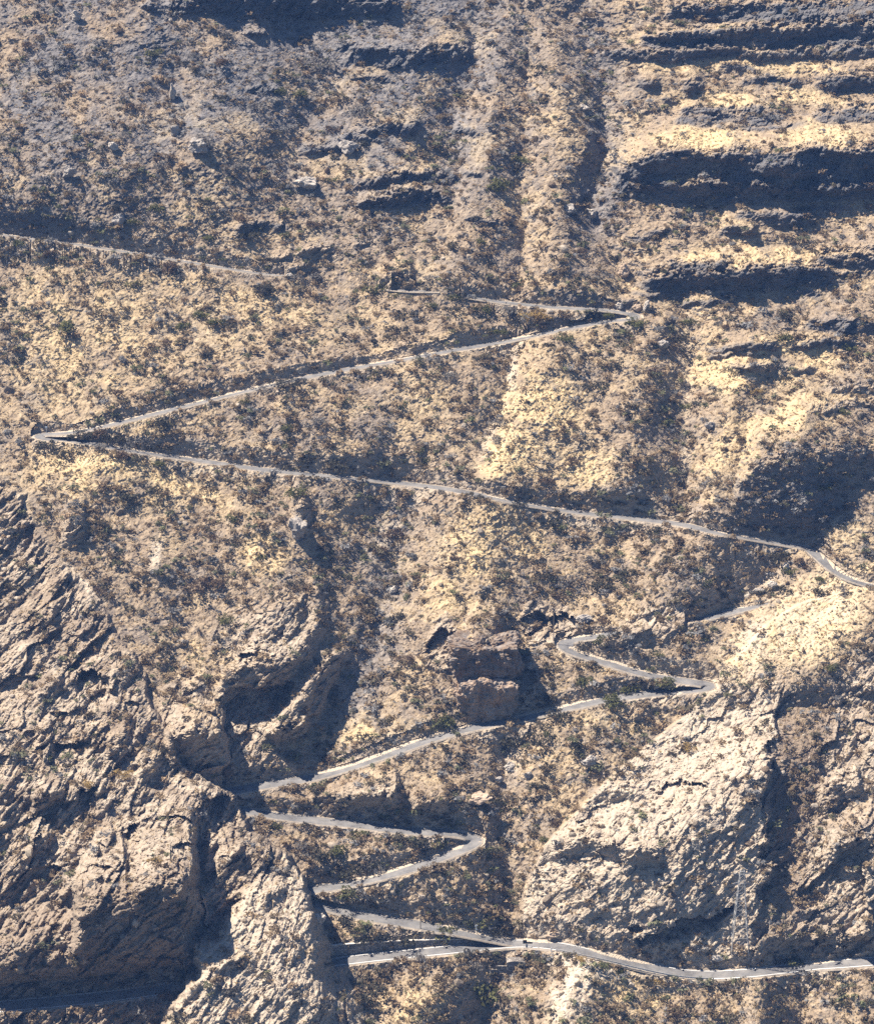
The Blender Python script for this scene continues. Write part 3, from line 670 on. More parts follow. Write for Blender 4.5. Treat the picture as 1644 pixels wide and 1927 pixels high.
notable = [ # x, y of the foot, width in photograph pixels, shade
 (905, 1880, 78, 'olive green'), (682, 1868, 60, 'dark grey-green'), (884, 1822, 44, 'silvery grey'), (788, 1812, 40, 'silvery grey'), (655, 1738, 38, 'dark grey-green'),
 (625, 1772, 52, 'olive green'), (595, 1690, 30, 'dark grey-green'), (650, 1686, 46, 'olive green'), (838, 1766, 60, 'olive green'), (745, 1770, 60, 'dark grey-green'), (700, 1772, 46, 'dark grey-green'),
 (818, 1592, 50, 'olive green'), (782, 1590, 40, 'dark grey-green'), (848, 1558, 44, 'olive green'), (912, 1606, 34, 'dark grey-green'), (568, 1602, 42, 'silvery grey'), (602, 1616, 48, 'dark grey-green'),
 (642, 1606, 42, 'olive green'), (690, 1640, 50, 'dark grey-green'), (640, 1650, 50, 'dark grey-green'), (945, 1752, 46, 'dark grey-green'), (905, 1745, 50, 'olive green'), (830, 1366, 48, 'olive green'),
 (1252, 1298, 40, 'olive green'), (1150, 1316, 52, 'olive green'), (1190, 1308, 40, 'olive green'), (1086, 1284, 40, 'olive green'), (1106, 1222, 34, 'dark grey-green'), (1056, 1348, 36, 'dark grey-green'),
 (1470, 1052, 46, 'dark grey-green'), (1505, 1058, 24, 'rusty brown'), (1540, 1116, 28, 'dark grey-green'), (1512, 1072, 20, 'rusty brown'), (132, 858, 40, 'dark grey-green'), (90, 846, 36, 'dark grey-green'), (186, 846, 36, 'silvery grey'),
 (150, 822, 40, 'dark grey-green'), (182, 822, 44, 'rusty brown'), (215, 832, 40, 'dark grey-green'), (262, 840, 44, 'silvery grey'), (302, 846, 36, 'dark grey-green'),
 (236, 942, 38, 'dark grey-green'), (566, 934, 44, 'olive green'), (642, 952, 30, 'dark grey-green'), (1200, 612, 38, 'olive green'), (952, 626, 30, 'olive green'), (1008, 598, 46, 'straw yellow'),
 (962, 600, 58, 'silvery grey'), (922, 584, 42, 'olive green'), (1110, 600, 44, 'dark grey-green'), (700, 552, 42, 'olive green'), (492, 556, 46, 'dark grey-green'), (312, 512, 46, 'rusty brown'), (408, 612, 32, 'olive green'),
 (335, 616, 32, 'olive green'), (130, 622, 48, 'olive green'), (248, 540, 30, 'olive green'), (190, 535, 28, 'olive green'), (942, 358, 52, 'olive green'), (972, 304, 32, 'olive green'), (902, 458, 26, 'olive green'),
 (395, 448, 28, 'olive green'), (296, 398, 34, 'olive green'), (212, 398, 36, 'dark grey-green'), (470, 444, 36, 'dark grey-green'), (376, 1108, 56, 'rusty brown'), (404, 1102, 40, 'rusty brown'),
 (280, 1902, 54, 'silvery grey'), (325, 1880, 44, 'rusty brown'), (168, 1478, 26, 'straw yellow'), (228, 1462, 30, 'straw yellow'), (296, 1622, 26, 'straw yellow'), (1500, 1812, 40, 'olive green'), (1465, 1814, 30, 'dark grey-green'),
 (1094, 1798, 24, 'straw yellow'), (1246, 798, 44, 'olive green'), (1270, 640, 40, 'dark grey-green'), (1445, 1850, 24, 'rusty brown'), (935, 1505, 40, 'dark grey-green'), (1010, 1395, 50, 'dark grey-green'), (960, 1400, 46, 'dark grey-green'),
 (735, 1010, 40, 'rusty brown'), (640, 880, 50, 'dark grey-green'), (585, 868, 40, 'dark grey-green'), (540, 722, 40, 'dark grey-green'), (500, 738, 32, 'silvery grey'), (750, 622, 34, 'dark grey-green'), (600, 800, 50, 'silvery grey'),
 (1290, 1410, 24, 'straw yellow'), (1070, 800, 22, 'rusty brown'), (1025, 908, 34, 'rusty brown'), (1080, 870, 26, 'rusty brown'), (975, 950, 26, 'dark grey-green'), (900, 938, 18, 'dark grey-green'),
 (430, 1170, 34, 'olive green'), (1440, 1118, 30, 'dark grey-green'), (1300, 610, 34, 'olive green'), (1475, 640, 30, 'olive green'), (1030, 1320, 36, 'dark grey-green'), (1075, 1100, 44, 'silvery grey'), (1135, 1110, 44, 'dark grey-green'),
 (1180, 1080, 40, 'dark grey-green'), (1110, 1060, 36, 'silvery grey'), (1128, 1210, 34, 'olive green'), (1160, 1202, 32, 'dark grey-green'), (560, 526, 30, 'silvery grey'), (600, 530, 44, 'silvery grey'), (850, 562, 30, 'olive green'), (600, 130, 60, 'silvery grey'), (680, 215, 60, 'silvery grey'), (480, 205, 44, 'silvery grey'), (440, 318, 44, 'silvery grey'), (380, 275, 50, 'silvery grey'), (305, 320, 36, 'silvery grey'),
]
rg = np.random.default_rng(11)
spots = [(x, y, w, k) for x, y, w, k in notable]
kinds = list(KIND)
# more of the larger bushes: many line the roads
for nme, pts in LEGS:
    L = sum(math.hypot(b[0] - a[0], b[1] - a[1]) for a, b in zip(pts[:-1], pts[1:])); n = int(L / 46)
    for k in range(n):
        i = rg.integers(0, len(pts) - 1); u = rg.uniform(); x = pts[i][0] + u * (pts[i + 1][0] - pts[i][0]); y = pts[i][1] + u * (pts[i + 1][1] - pts[i][1])
        y += rg.choice([-1, 1], p=[.45, .55]) * rg.uniform(14, 34)
        spots.append((x + rg.uniform(-8, 8), y, rg.uniform(18, 34), rg.choice(kinds, p=[.22, .40, .18, .16, .04])))
while len(spots) < 300 + 200:
    spots.append((rg.uniform(42, 1604), rg.uniform(60, 1915), rg.uniform(20, 34), rg.choice(kinds, p=[.16, .34, .28, .18, .04])))
good = []
for k, (x, y, w, kd) in enumerate(spots):
    if not (30 < x < 1640 and 30 < y < 1926): continue
    sure = k < len(notable)
    if not sure and (not free(np.array([x, x, x - w * .3, x + w * .3]), np.array([y + 2, y - 5, y, y])).all() or bilin(ROCK, x, y) > .45 or bilin(STEEP, x, y) < .35): continue
    if not sure and any(abs(x - g[0]) < (w + g[2]) * .4 and abs(y - g[1]) < (w + g[2]) * .28 for g in good): continue
    if sure:                                                      # step off the road if the foot is on it
        for s_ in (0, 4, -4, 8, -8, 12, -12, 16, -16, 20):
            if free(np.array([x]), np.array([y + s_]))[0]: y += s_; break
    if abs(bilin(LM, x - 14, y) - bilin(LM, x + 14, y)) > .3: continue
    good.append((x, y, w, kd))
    if len(good) == 300: break
protos = {}
for kd in kinds:
    for j in range(3):
        V_, F_ = leaf_cloud(330 if kd != 'silvery grey' else 250, rg, .085 if kd != 'silvery grey' else .07, [.8, .95, .7][j], 7)
        tv, tf = twigs(9 if kd != 'silvery grey' else 18, rg)
        protos[kd, j] = (V_, F_, tv, tf)
made = {}
rows = {}
for (x, y, w, kd) in good:
    P, t = at(x, y); r = w / 2 / (F / t) * 1.12
    j = int(rg.integers(0, 3)); key = (kd, j)
    if key not in made:
        V_, F_, tv, tf = protos[key]
        o = mesh_np("shrub", V_, F_, M[kd]); c = mesh_np("stems", tv, tf, M["twig"], o)
        made[key] = (o, c)
    else:
        o0, c0 = made[key]; o = o0.copy(); COL.objects.link(o)
        if w > 34: c = c0.copy(); COL.objects.link(c); c.parent = o
    o.location = P + np.array([0, 0, -.12 * r]); o.rotation_euler = (0, 0, rg.uniform(0, 6.28)); o.scale = (r, r, r * rg.uniform(.85, 1.15))
    rows.setdefault((place_name(x, y), kd), []).append((x, o, w))
ORD = ["leftmost", "second from left", "third from left", "fourth from left", "fifth from left", "sixth from left", "seventh from left", "eighth from left", "ninth from left", "tenth from left"]
for (pl, kd), L in rows.items():
    L.sort(key=lambda q: q[0])
    for i, (x, o, w) in enumerate(L):
        if len(L) == 1: lb_ = f"{kd} shrub {pl}"
        elif i == len(L) - 1: lb_ = f"rightmost {kd} shrub {pl}"
        else: lb_ = f"{ORD[min(i, 9)]} of {kd} shrubs {pl}"
        tag(o, lb_, "shrub", "large shrubs scattered over the hillside")

# the scrub nobody could count
def scatter(n, dens, x0=-150, x1=1800, y0=-120, y1=2050):
    px = rg.uniform(x0, x1, n); py = rg.uniform(y0, y1, n)
    d = dens(px, py); k = rg.uniform(size=n) < d
    return px[k], py[k]
clump = fbm(X / 60, Y / 50, X * 0 + 2.7, 4, .6); clump2 = fbm(X / 22, Y / 18, X * 0 + 4.7, 3, .6)
LEDGE = np.abs(np.roll(LM, 4, 1) - np.roll(LM, -4, 1)) > .2
DENS = np.clip(.48 + .9 * clump + .6 * clump2, 0, 1) * (1 - .72 * np.clip(ROCK, 0, 1)) * (1 - .84 * np.clip(GRASS, 0, 1)) * (1 - .9 * np.clip(PALE, 0, 1)) * (.22 + .78 * sst(.2, .5, STEEP))
DENS = DENS * (1 - .6 * np.exp(-((X - 1520) / 110) ** 2 - ((Y - 1170) / 75) ** 2))
DENS = DENS * (1 - LEDGE) * (bd > 1.15)
DENS = np.maximum(DENS, .75 * np.exp(-((WX - 1500) / 120) ** 4 - ((WY - 940) / 85) ** 4) * (bd > 1.15))
DENS = np.maximum(DENS, .95 * (state == 2) * (Y < 535) * (bd > 1.15))
DENS = np.maximum(DENS, .5 * (state > 0) * (bd > 1.15) * (1 - LEDGE))
tints = 1.3 * np.array([(.155, .12, .082), (.205, .158, .105), (.12, .105, .075), (.135, .138, .09), (.145, .15, .085), (.27, .205, .14), (.195, .195, .20), (.07, .068, .064)])  # the silver tint leans blue to paint haze on the upper scrub
def make_scrub(name, px, py, rad, nleaf, nproto, size, label, flat=.8, straw=0):
    P, t = at(px, py); n = len(px)
    pr = [leaf_cloud(nleaf, rg, size, flat, 4) for _ in range(nproto)]
    which = rg.integers(0, nproto, n); ang = rg.uniform(0, 6.28, n); r = rad
    Vs = []; ca_, sa_ = np.cos(ang), np.sin(ang)
    B = np.stack([p[0] for p in pr])[which]                      # n, 3*nleaf, 3
    out = np.empty_like(B)
    out[..., 0] = (B[..., 0] * ca_[:, None] - B[..., 1] * sa_[:, None]) * r[:, None] + P[:, 0:1]
    out[..., 1] = (B[..., 0] * sa_[:, None] + B[..., 1] * ca_[:, None]) * r[:, None] + P[:, 1:2]
    out[..., 2] = B[..., 2] * r[:, None] * rg.uniform(.75, 1.2, (n, 1)) + P[:, 2:3]
    green = (.5 + .5 * np.sin(px / 90 + 1.3 * np.sin(py / 70)))
    pw = np.stack([np.full(n, .30), np.full(n, .24), np.full(n, .16), .06 + .12 * green, .02 + .05 * green, np.full(n, .12), .08 + .5 * bilin(BRUSH_HAZE, px, py), np.full(n, .08)], 1)
    cum = np.cumsum(pw / pw.sum(1, keepdims=True), 1); c = (rg.uniform(size=(n, 1)) > cum).sum(1).clip(0, 7)
    col = tints[c] * rg.uniform(.75, 1.3, (n, 1))
    dry = (rg.uniform(size=(n, 1)) < straw); col = np.where(dry, np.array([(.46, .35, .20), (.38, .285, .165), (.52, .41, .25)])[rg.integers(0, 3, n)] * rg.uniform(.8, 1.15, (n, 1)), col)
    col = np.concatenate([col, np.ones((n, 1))], 1)
    o = mesh_np(name, out.reshape(-1, 3), np.arange(n * nleaf * 3).reshape(-1, 3), M["scrub"], attrs={"tint": np.repeat(col, nleaf * 3, 0)})
    tag(o, label, "scrub", None, "stuff"); return o
px, py = scatter(62000, lambda a, b: bilin(DENS, a, b))
rad = np.clip(rg.lognormal(.05, .46, len(px)), .4, 2.7) * (1 - .35 * bilin(GRASS, px, py))
make_scrub("scrub", px, py, rad, 52, 14, .17, "low dry brown and grey-green scrub covering the whole hillside")
gul = np.exp(-(seg_dist([(1285, 560), (1285, 780), (1290, 950)]) / 50) ** 2) + np.exp(-(seg_dist([(770, 930), (745, 1050), (690, 1220), (620, 1420)]) / 70) ** 2) + np.exp(-(seg_dist([(985, 90), (985, 450)]) / 30) ** 2) + np.exp(-(seg_dist([(1120, 80), (1130, 430)]) / 35) ** 2) + np.exp(-(seg_dist([(955, 1380), (955, 1750)]) / 70) ** 2) + .8 * np.exp(-(seg_dist([(620, 1600), (840, 1660)]) / 60) ** 2)
DB = np.clip(.16 + .55 * gul + .35 * (bd < 3.2) + .5 * clump, 0, 1) * (1 - .85 * np.clip(ROCK, 0, 1)) * (1 - .75 * np.clip(GRASS, 0, 1)) * (1 - np.clip(PALE, 0, 1)) * (bd > 1.3) * (1 - LEDGE) * sst(.15, .45, STEEP)
px, py = scatter(10000, lambda a, b: bilin(DB, a, b))
make_scrub("bushes", px, py, np.clip(rg.lognormal(.42, .25, len(px)), 1.0, 2.6), 130, 10, .115, "rounded grey-green bushes thick in the gullies and along the roads", .9)
DG = np.clip(.5 + .5 * GRASS, 0, 1) * (1 - .6 * np.clip(ROCK, 0, 1)) * (1 - .8 * np.clip(PALE, 0, 1)) * (bd > 1.1) * (1 - LEDGE) * sst(.2, .45, STEEP)
px, py = scatter(120000, lambda a, b: bilin(DG, a, b))
make_scrub("dry_grass", px, py, rg.uniform(.25, .6, len(px)), 9, 10, .36, "small dry tussocks dotted over the yellow grass", .7, .72)

# ------------------------------------------------------------------ rocks
def rock_mat(name, c1, c2): return simple_mat(name, c1, c2, .9, 1.0, .35)
M["grey rock"] = rock_mat("grey_rock", (.20, .175, .15), (.40, .36, .32))
M["pale rock"] = rock_mat("pale_rock", (.30, .26, .215), (.50, .44, .375))
M["tan rock"] = rock_mat("tan_rock", (.26, .19, .135), (.46, .36, .27))
def ico(level):
    p = (1 + 5 ** .5) / 2
    v = [(-1, p, 0), (1, p, 0), (-1, -p, 0), (1, -p, 0), (0, -1, p), (0, 1, p), (0, -1, -p), (0, 1, -p), (p, 0, -1), (p, 0, 1), (-p, 0, -1), (-p, 0, 1)]
    f = [(0, 11, 5), (0, 5, 1), (0, 1, 7), (0, 7, 10), (0, 10, 11), (1, 5, 9), (5, 11, 4), (11, 10, 2), (10, 7, 6), (7, 1, 8), (3, 9, 4), (3, 4, 2), (3, 2, 6), (3, 6, 8), (3, 8, 9), (4, 9, 5), (2, 4, 11), (6, 2, 10), (8, 6, 7), (9, 8, 1)]
    v = [np.array(a) / np.linalg.norm(a) for a in v]
    for _ in range(level):
        c = {}; g = []
        def m(a, b):
            k = (min(a, b), max(a, b))
            if k not in c: q = v[a] + v[b]; v.append(q / np.linalg.norm(q)); c[k] = len(v) - 1
            return c[k]
        for a, b, d in f: x, y, z = m(a, b), m(b, d), m(d, a); g += [(a, x, z), (b, y, x), (d, z, y), (x, y, z)]
        f = g
    return np.array(v), np.array(f)
def rock_shape(level, seed, facets=9, rough=.16):
    v, f = ico(level); r_ = np.random.default_rng(seed)
    d = r_.normal(size=(facets, 3)); d /= np.linalg.norm(d, axis=1, keepdims=True); h = r_.uniform(.5, .9, facets)
    lim = np.min(np.where(v @ d.T > .05, h / np.maximum(v @ d.T, .05), 9), 1)      # cut by flat faces
    rr = np.minimum(1, lim); v = v * rr[:, None]
    v = v * (1 + rough * fbm(v[:, 0] * 2.2 + seed, v[:, 1] * 2.2, v[:, 2] * 2.2, 3, .6))[:, None]
    return v, f
boulders = [  # x, y of foot, width and height in photograph pixels, tone, label
 (562, 1008, 48, 52, "grey rock", "big dark-fronted boulder on the yellow slope below the long left leg"),
 (741, 1114, 20, 18, "pale rock", "small pale boulder in the middle gully"),
 (1110, 1440, 34, 26, "grey rock", "grey angular boulder on the slope below the bright hairpin"),
 (900, 1508, 60, 24, "tan rock", "long tan flat boulder in the gully right of the small crag"),
 (1173, 516, 24, 26, "tan rock", "tan boulder at the left end of the lowest dark terrace"),
 (1165, 584, 20, 14, "pale rock", "pale boulder on the inside of the top right hairpin"),
 (1216, 584, 15, 26, "pale rock", "upright pale rock just right of the top right hairpin"),
 (1197, 584, 24, 20, "tan rock", "tan boulder beside the upright pale rock at top hairpin"),
 (216, 282, 24, 20, "pale rock", "pale boulder on the upper left slope among low scrub"),
 (331, 252, 28, 22, "grey rock", "round grey boulder left of the wide grey boulder, upper left slope"),
 (325, 186, 15, 38, "pale rock", "tall pale rock splinter on the upper left slope"),
 (130, 332, 30, 28, "grey rock", "grey boulder near left edge of the upper left slope"),
 (374, 282, 46, 34, "grey rock", "wide grey boulder on the upper left slope"),
 (655, 285, 42, 28, "grey rock", "angular grey boulder in the upper middle of the slope"),
 (575, 352, 52, 30, "pale rock", "broad pale boulder in the middle of the upper slope"),
 (225, 418, 32, 22, "grey rock", "grey boulder under a bush above the faint top road"),
 (1246, 652, 26, 20, "grey rock", "dark boulder in the stony gully below the top right hairpin"),
 (1479, 1072, 18, 18, "pale rock", "white boulder below the dark bush at the right road bend"),
 (1452, 1106, 22, 16, "pale rock", "pale block in the rubble under the right road bend"),
 (1428, 1116, 24, 16, "pale rock", "lowest pale block in the rubble under the right road bend"),
 (1100, 1168, 34, 22, "grey rock", "tilted grey slab above the inner hairpin"),
 (960, 1446, 26, 18, "pale rock", "pale boulder in the rubble under the square rock"),
 (992, 1462, 22, 16, "grey rock", "grey boulder at right of the rubble under the square rock"),
 (940, 1470, 22, 16, "grey rock", "grey boulder at left of the rubble under the square rock"),
 (1098, 206, 22, 14, "pale rock", "pale rock in the bluish gully of the upper slope"),
 (142, 34, 26, 22, "pale rock", "pale boulder at the very top left"),
 (545, 521, 16, 10, "pale rock", "small pale block at the end of the faint top road wall"),
 (1335, 806, 26, 16, "grey rock", "dark boulder beside the stony gully in the yellow slope"),
 (1072, 400, 30, 24, "grey rock", "left grey boulder of the pair on the upper middle rib"),
 (1110, 408, 30, 22, "pale rock", "right pale boulder of the pair on the upper middle rib"),
 (378, 1590, 34, 26, "tan rock", "jutting tan boulder in the dark hollow of the left spur"),
 (600, 1736, 36, 26, "pale rock", "rounded pale boulder on the edge of the bright buttress"),
 (1040, 1762, 30, 16, "tan rock", "tan boulder at the spur foot beside the road junction"),
 (1350, 1806, 26, 14, "pale rock", "pale boulder at the spur foot above the bottom road"),
]
for i, (x, y, w, h, tone, lab) in enumerate(boulders):
    for s_ in (0, 4, -4, 8, -8, 12):
        if free(np.array([x]), np.array([y + s_]))[0]: y += s_; break
    P, t = at(x, y); pp = F / t
    v, f = rock_shape(3, 40 + i, 14, .26)
    v = v * np.array([w / 2 / pp, .42 * (w + h) / 2 / pp, h / 2 / pp / .9]) * .95
    o = mesh_np("boulder", v, f, M[tone]); o.location = P + np.array([0, -.1 * w / pp, h * .30 / pp]); o.rotation_euler = (rg.uniform(-.15, .15), rg.uniform(-.2, .2), 0)
    tag(o, lab, "boulder", "boulders on the hillside")
DR = np.clip(.06 + .9 * PALE * (1 - bench) + .22 * ROCK + .5 * (state == 2) + .6 * DARK, 0, 1) * (bd > 1.12) * (1 - LEDGE) * np.clip(.7 + clump2, 0, 1)
DR = np.maximum(DR, .8 * np.exp(-(seg_dist([(1300, 650), (1283, 780), (1292, 940)]) / 14) ** 2) * (bd > 1.12))
for c_, s_ in [((960, 1440), 40), ((1450, 1095), 40), ((1150, 1240), 30), ((560, 330), 50), ((830, 1690), 60), ((760, 1570), 60)]:
    DR = np.maximum(DR, .7 * np.exp(-((X - c_[0]) ** 2 + (Y - c_[1]) ** 2) / s_ ** 2) * (bd > 1.12))
px, py = scatter(34000, lambda a, b: bilin(DR, a, b))
P, t = at(px, py); n = len(px); r = np.clip(rg.lognormal(-1.05, .5, n), .15, 1.5)
rp = [rock_shape(1, 900 + k, 7, .1) for k in range(8)]; wh = rg.integers(0, 8, n); B = np.stack([a[0] for a in rp])[wh]
an = rg.uniform(0, 6.28, n); st = rg.uniform(.6, 1.4, (n, 3)) * r[:, None]; B = B * st[:, None, :]
out = np.stack([B[..., 0] * np.cos(an)[:, None] - B[..., 1] * np.sin(an)[:, None], B[..., 0] * np.sin(an)[:, None] + B[..., 1] * np.cos(an)[:, None], B[..., 2]], -1) + P[:, None, :]
nv = B.shape[1]; fc = (rp[0][1][None] + (np.arange(n) * nv)[:, None, None]).reshape(-1, 3)
tn = np.array([(.30, .25, .20), (.44, .38, .31), (.22, .17, .13), (.52, .46, .39)])[rg.integers(0, 4, n)] * rg.uniform(.8, 1.15, (n, 1))
tag(mesh_np("rubble", out.reshape(-1, 3), fc, M["scrub"], attrs={"tint": np.repeat(np.concatenate([tn, np.ones((n, 1))], 1), nv, 0)}), "loose broken stones strewn over gullies and road embankments", "rubble", None, "stuff")
# ------------------------------------------------------------------ things people built, and the square rock
def boxes(L):                                                     # (x, y, z centre, sizes)
    V_, F_ = [], []
    for cx, cy, cz, sx, sy, sz in L:
        o = len(V_)
        V_ += [(cx + a * sx / 2, cy + b * sy / 2, cz + c * sz / 2) for c in (-1, 1) for b in (-1, 1) for a in (-1, 1)]
        F_ += [tuple(o + i for i in f) for f in ((0, 2, 3, 1), (4, 5, 7, 6), (0, 1, 5, 4), (2, 6, 7, 3), (0, 4, 6, 2), (1, 3, 7, 5))]
    return np.array(V_), np.array(F_)
def bars(L, n=6):                                                 # (p, q, radius at p, radius at q)
    V_, F_, o = [], [], 0
    for p, q, r0, r1 in L:
        p, q = np.array(p, float), np.array(q, float); d = q - p; d /= np.linalg.norm(d)
        e = np.cross(d, (0, 1, 0) if abs(d[1]) < .9 else (1, 0, 0)); e /= np.linalg.norm(e); f = np.cross(d, e)
        for c, r in ((p, r0), (q, r1)):
            V_ += [c + r * (math.cos(2 * math.pi * i / n) * e + math.sin(2 * math.pi * i / n) * f) for i in range(n)]
        F_ += [(o + i, o + (i + 1) % n, o + n + (i + 1) % n, o + n + i) for i in range(n)]
        F_ += [(o, o + 1, o + 2, o + 3), (o + 3, o + 4, o + 5, o)] if False else []
        V_ += [p, q]; a, b = o + 2 * n, o + 2 * n + 1
        F_ += [(o + (i + 1) % n, o + i, a, a) for i in range(0)]
        o += 2 * n + 2
    return np.array(V_), np.array(F_)
def empty(name, loc, label, cat, group=None):
    o = bpy.data.objects.new(name, None); COL.objects.link(o); o.location = loc; o.empty_display_size = .5
    return tag(o, label, cat, group)
M["white paint"] = simple_mat("white_paint", (.74, .73, .70), (.82, .81, .78), 4, .5)
M["steel"] = simple_mat("galvanised_steel", (.30, .295, .285), (.44, .43, .41), 5, .6)
M["dark board and shade"] = simple_mat("dark_board_and_shade", (.025, .022, .022), (.05, .045, .04), 4, .6)
M["wood"] = simple_mat("weathered_wood", (.14, .11, .085), (.26, .21, .165), 6)
M["yellow plate"] = simple_mat("faded_yellow_plate", (.60, .52, .30), (.72, .64, .40), 4, .5)
def masonry(name, c1, c2, joint):
    m, t, b = new_mat(name, .95)
    g = N(t, "ShaderNodeNewGeometry").outputs["Position"]
    v = N(t, "ShaderNodeTexVoronoi", feature='DISTANCE_TO_EDGE'); v.inputs["Scale"].default_value = 1.5; t.links.new(g, v.inputs["Vector"])
    v2 = N(t, "ShaderNodeTexVoronoi"); v2.inputs["Scale"].default_value = 1.5; t.links.new(g, v2.inputs["Vector"])
    sp = N(t, "ShaderNodeSeparateColor"); t.links.new(v2.outputs["Color"], sp.inputs[0])
    c = ramp(t, sp.outputs[0], [(0, c1), (1, c2)])
    t.links.new(mix(t, ramp(t, v.outputs["Distance"], [(.02, (1, 1, 1)), (.07, (0, 0, 0))]), c, joint), b.inputs["Base Color"])
    bump(t, b, math_n(t, 'MINIMUM', v.outputs["Distance"], .15), .5); return m
M["masonry"] = masonry("rubble_masonry", (.13, .115, .10), (.34, .30, .26), (.09, .08, .07))
M["coping"] = simple_mat("pale_coping", (.40, .36, .31), (.56, .51, .45), 3)

def proj(P):
    d = P - CAM; c, s_ = math.cos(PITCH), math.sin(PITCH)
    t = d[:, 1] * c - d[:, 2] * s_; return PW / 2 + F * d[:, 0] / t, PH / 2 - F * (d[:, 1] * s_ + d[:, 2] * c) / t
ROADBY = {r['n']: r for r in ROADS}
def along(name, x0, x1, off, step):                               # points beside a road between two photograph columns
    P = ROADBY[name]['Q']; d = np.gradient(P[:, :2], axis=0); d /= np.linalg.norm(d, axis=1, keepdims=True)
    px_, _ = proj(P); k = (px_ > x0) & (px_ < x1)
    A = np.column_stack([P[:, :2] + np.stack([-d[:, 1], d[:, 0]], 1) * off, P[:, 2]])[k]
    s_ = np.concatenate([[0], np.cumsum(np.linalg.norm(np.diff(A, axis=0), axis=1))]); n = int(s_[-1] / step) + 1
    u = np.linspace(0, s_[-1], n); return np.stack([np.interp(u, s_, A[:, c]) for c in range(3)], 1), u / s_[-1]
def ribbon(P, w, zb, zt):                                         # a wall along points: width, bottom and top heights (arrays)
    d = np.gradient(P[:, :2], axis=0); d /= np.linalg.norm(d, axis=1, keepdims=True); n = np.stack([-d[:, 1], d[:, 0]], 1) * w / 2
    R_ = [np.column_stack([P[:, :2] - n, P[:, 2] + zb]), np.column_stack([P[:, :2] - n, P[:, 2] + zt]), np.column_stack([P[:, :2] + n, P[:, 2] + zt]), np.column_stack([P[:, :2] + n, P[:, 2] + zb])]
    V_ = np.stack(R_, 1).reshape(-1, 3); ii = np.arange(len(P) * 4).reshape(-1, 4)
    F_ = [np.stack([ii[:-1, a], ii[1:, a], ii[1:, (a + 1) % 4], ii[:-1, (a + 1) % 4]], 1) for a in range(4)]
    return V_, np.concatenate(F_ + [ii[:1], ii[-1:, ::-1]])
# stone retaining wall under the lowest leg
hwv = ROADBY['valley']['hw']
P, u = along('valley', 560, 928, hwv + .86, 1.2)
h = 3.9 * (1 - u) ** .8 * .92 + .45 + .12 * fbm(u * 30, u * 0, u * 0 + 2, 2)
w = mesh_np("retaining_wall", *ribbon(P, .6, h * 0 - .5, h), M["masonry"])
mesh_np("coping", *ribbon(P, .74, h + .002, h + .22), M["coping"], w)
tag(w, "dark rubble stone retaining wall beside the bottom road left of the junction", "wall")
# guard rail on the bottom road
P, u = along('valley', 1052, 1335, -(hwv + .45), 1.0)
g_ = empty("guard_rail", P[0], "grey steel guard rail along the outer edge of the bottom road", "guard rail")
mesh_np("rail", *(lambda a: (a[0] - P[0], a[1]))(ribbon(P, .09, u * 0 + .52, u * 0 + .86)), M["steel"], g_)
pv_, pf_ = boxes([(0, .1, .2, .13, .13, 1.3)]); post0 = None
for q in P[::4]:
    if post0 is None: post0 = mesh_np("post", pv_, pf_, M["steel"], g_); o = post0
    else: o = post0.copy(); COL.objects.link(o); o.parent = g_
    o.location = q - P[0]
# information board by the junction
P, t = at(990, 1786)
b_ = empty("sign_board", P, "wide dark sign board on thin legs at the road junction", "sign")
mesh_np("board", *boxes([(.35, 0, 2.0, 2.7, .12, .5)]), M["dark board and shade"], b_); mesh_np("upper_board", *boxes([(-.45, 0, 2.56, 1.15, .12, .6)]), M["dark board and shade"], b_)
mesh_np("lower_panel", *boxes([(.1, .05, 1.1, .62, .05, 1.0)]), M["steel"], b_)
for xx in (-.75, .75, 1.4): mesh_np("leg", *bars([((xx, .1, -.5), (xx, .1, 1.75), .06, .05)]), M["white paint"], b_)
def plate_sign(name, x, y, hgt, plates, lab, mat="white paint"):
    P, t = at(x, y); e = empty(name, P, lab, "sign")
    mesh_np("pole", *bars([((0, .06, -.5), (0, .06, hgt), .06, .05)]), M["steel"] if mat != "white paint" else M["white paint"], e)
    for (z, w_, h_, round_) in plates:
        if round_:
            a = np.linspace(0, 2 * math.pi, 20, endpoint=False)
            V_ = np.concatenate([[(w_ / 2 * math.cos(k), yy, z + h_ / 2 * math.sin(k)) for k in a] for yy in (-.03, .03)] + [[(0, -.03, z), (0, .03, z)]])
            F_ = np.array([(i, (i + 1) % 20, 20 + (i + 1) % 20, 20 + i) for i in range(20)]); C_ = np.array([(40, (i + 1) % 20, i) for i in range(20)] + [(41, 20 + i, 20 + (i + 1) % 20) for i in range(20)])
            mesh_np("plate", V_, [F_, C_], M[mat], e)
        else: mesh_np("plate", *boxes([(0, -.01, z, w_, .05, h_)]), M[mat], e)
    return e
plate_sign("road_sign", 896, 1757, 2.7, [(2.35, .95, .95, True), (1.35, .7, .7, True)], "white double road sign on a post just left of the junction")
plate_sign("road_sign", 903, 1750, 2.3, [(2.0, .55, .9, False)], "yellowish plate sign just right of the white double sign", "yellow plate")
plate_sign("road_sign", 88, 815, 2.1, [(2.0, .8, .6, False)], "small white sign on a post at the left hairpin")
plate_sign("road_sign", 323, 756, 2.7, [(2.5, .42, .55, False)], "slim white sign on the leg joining the big hairpins")
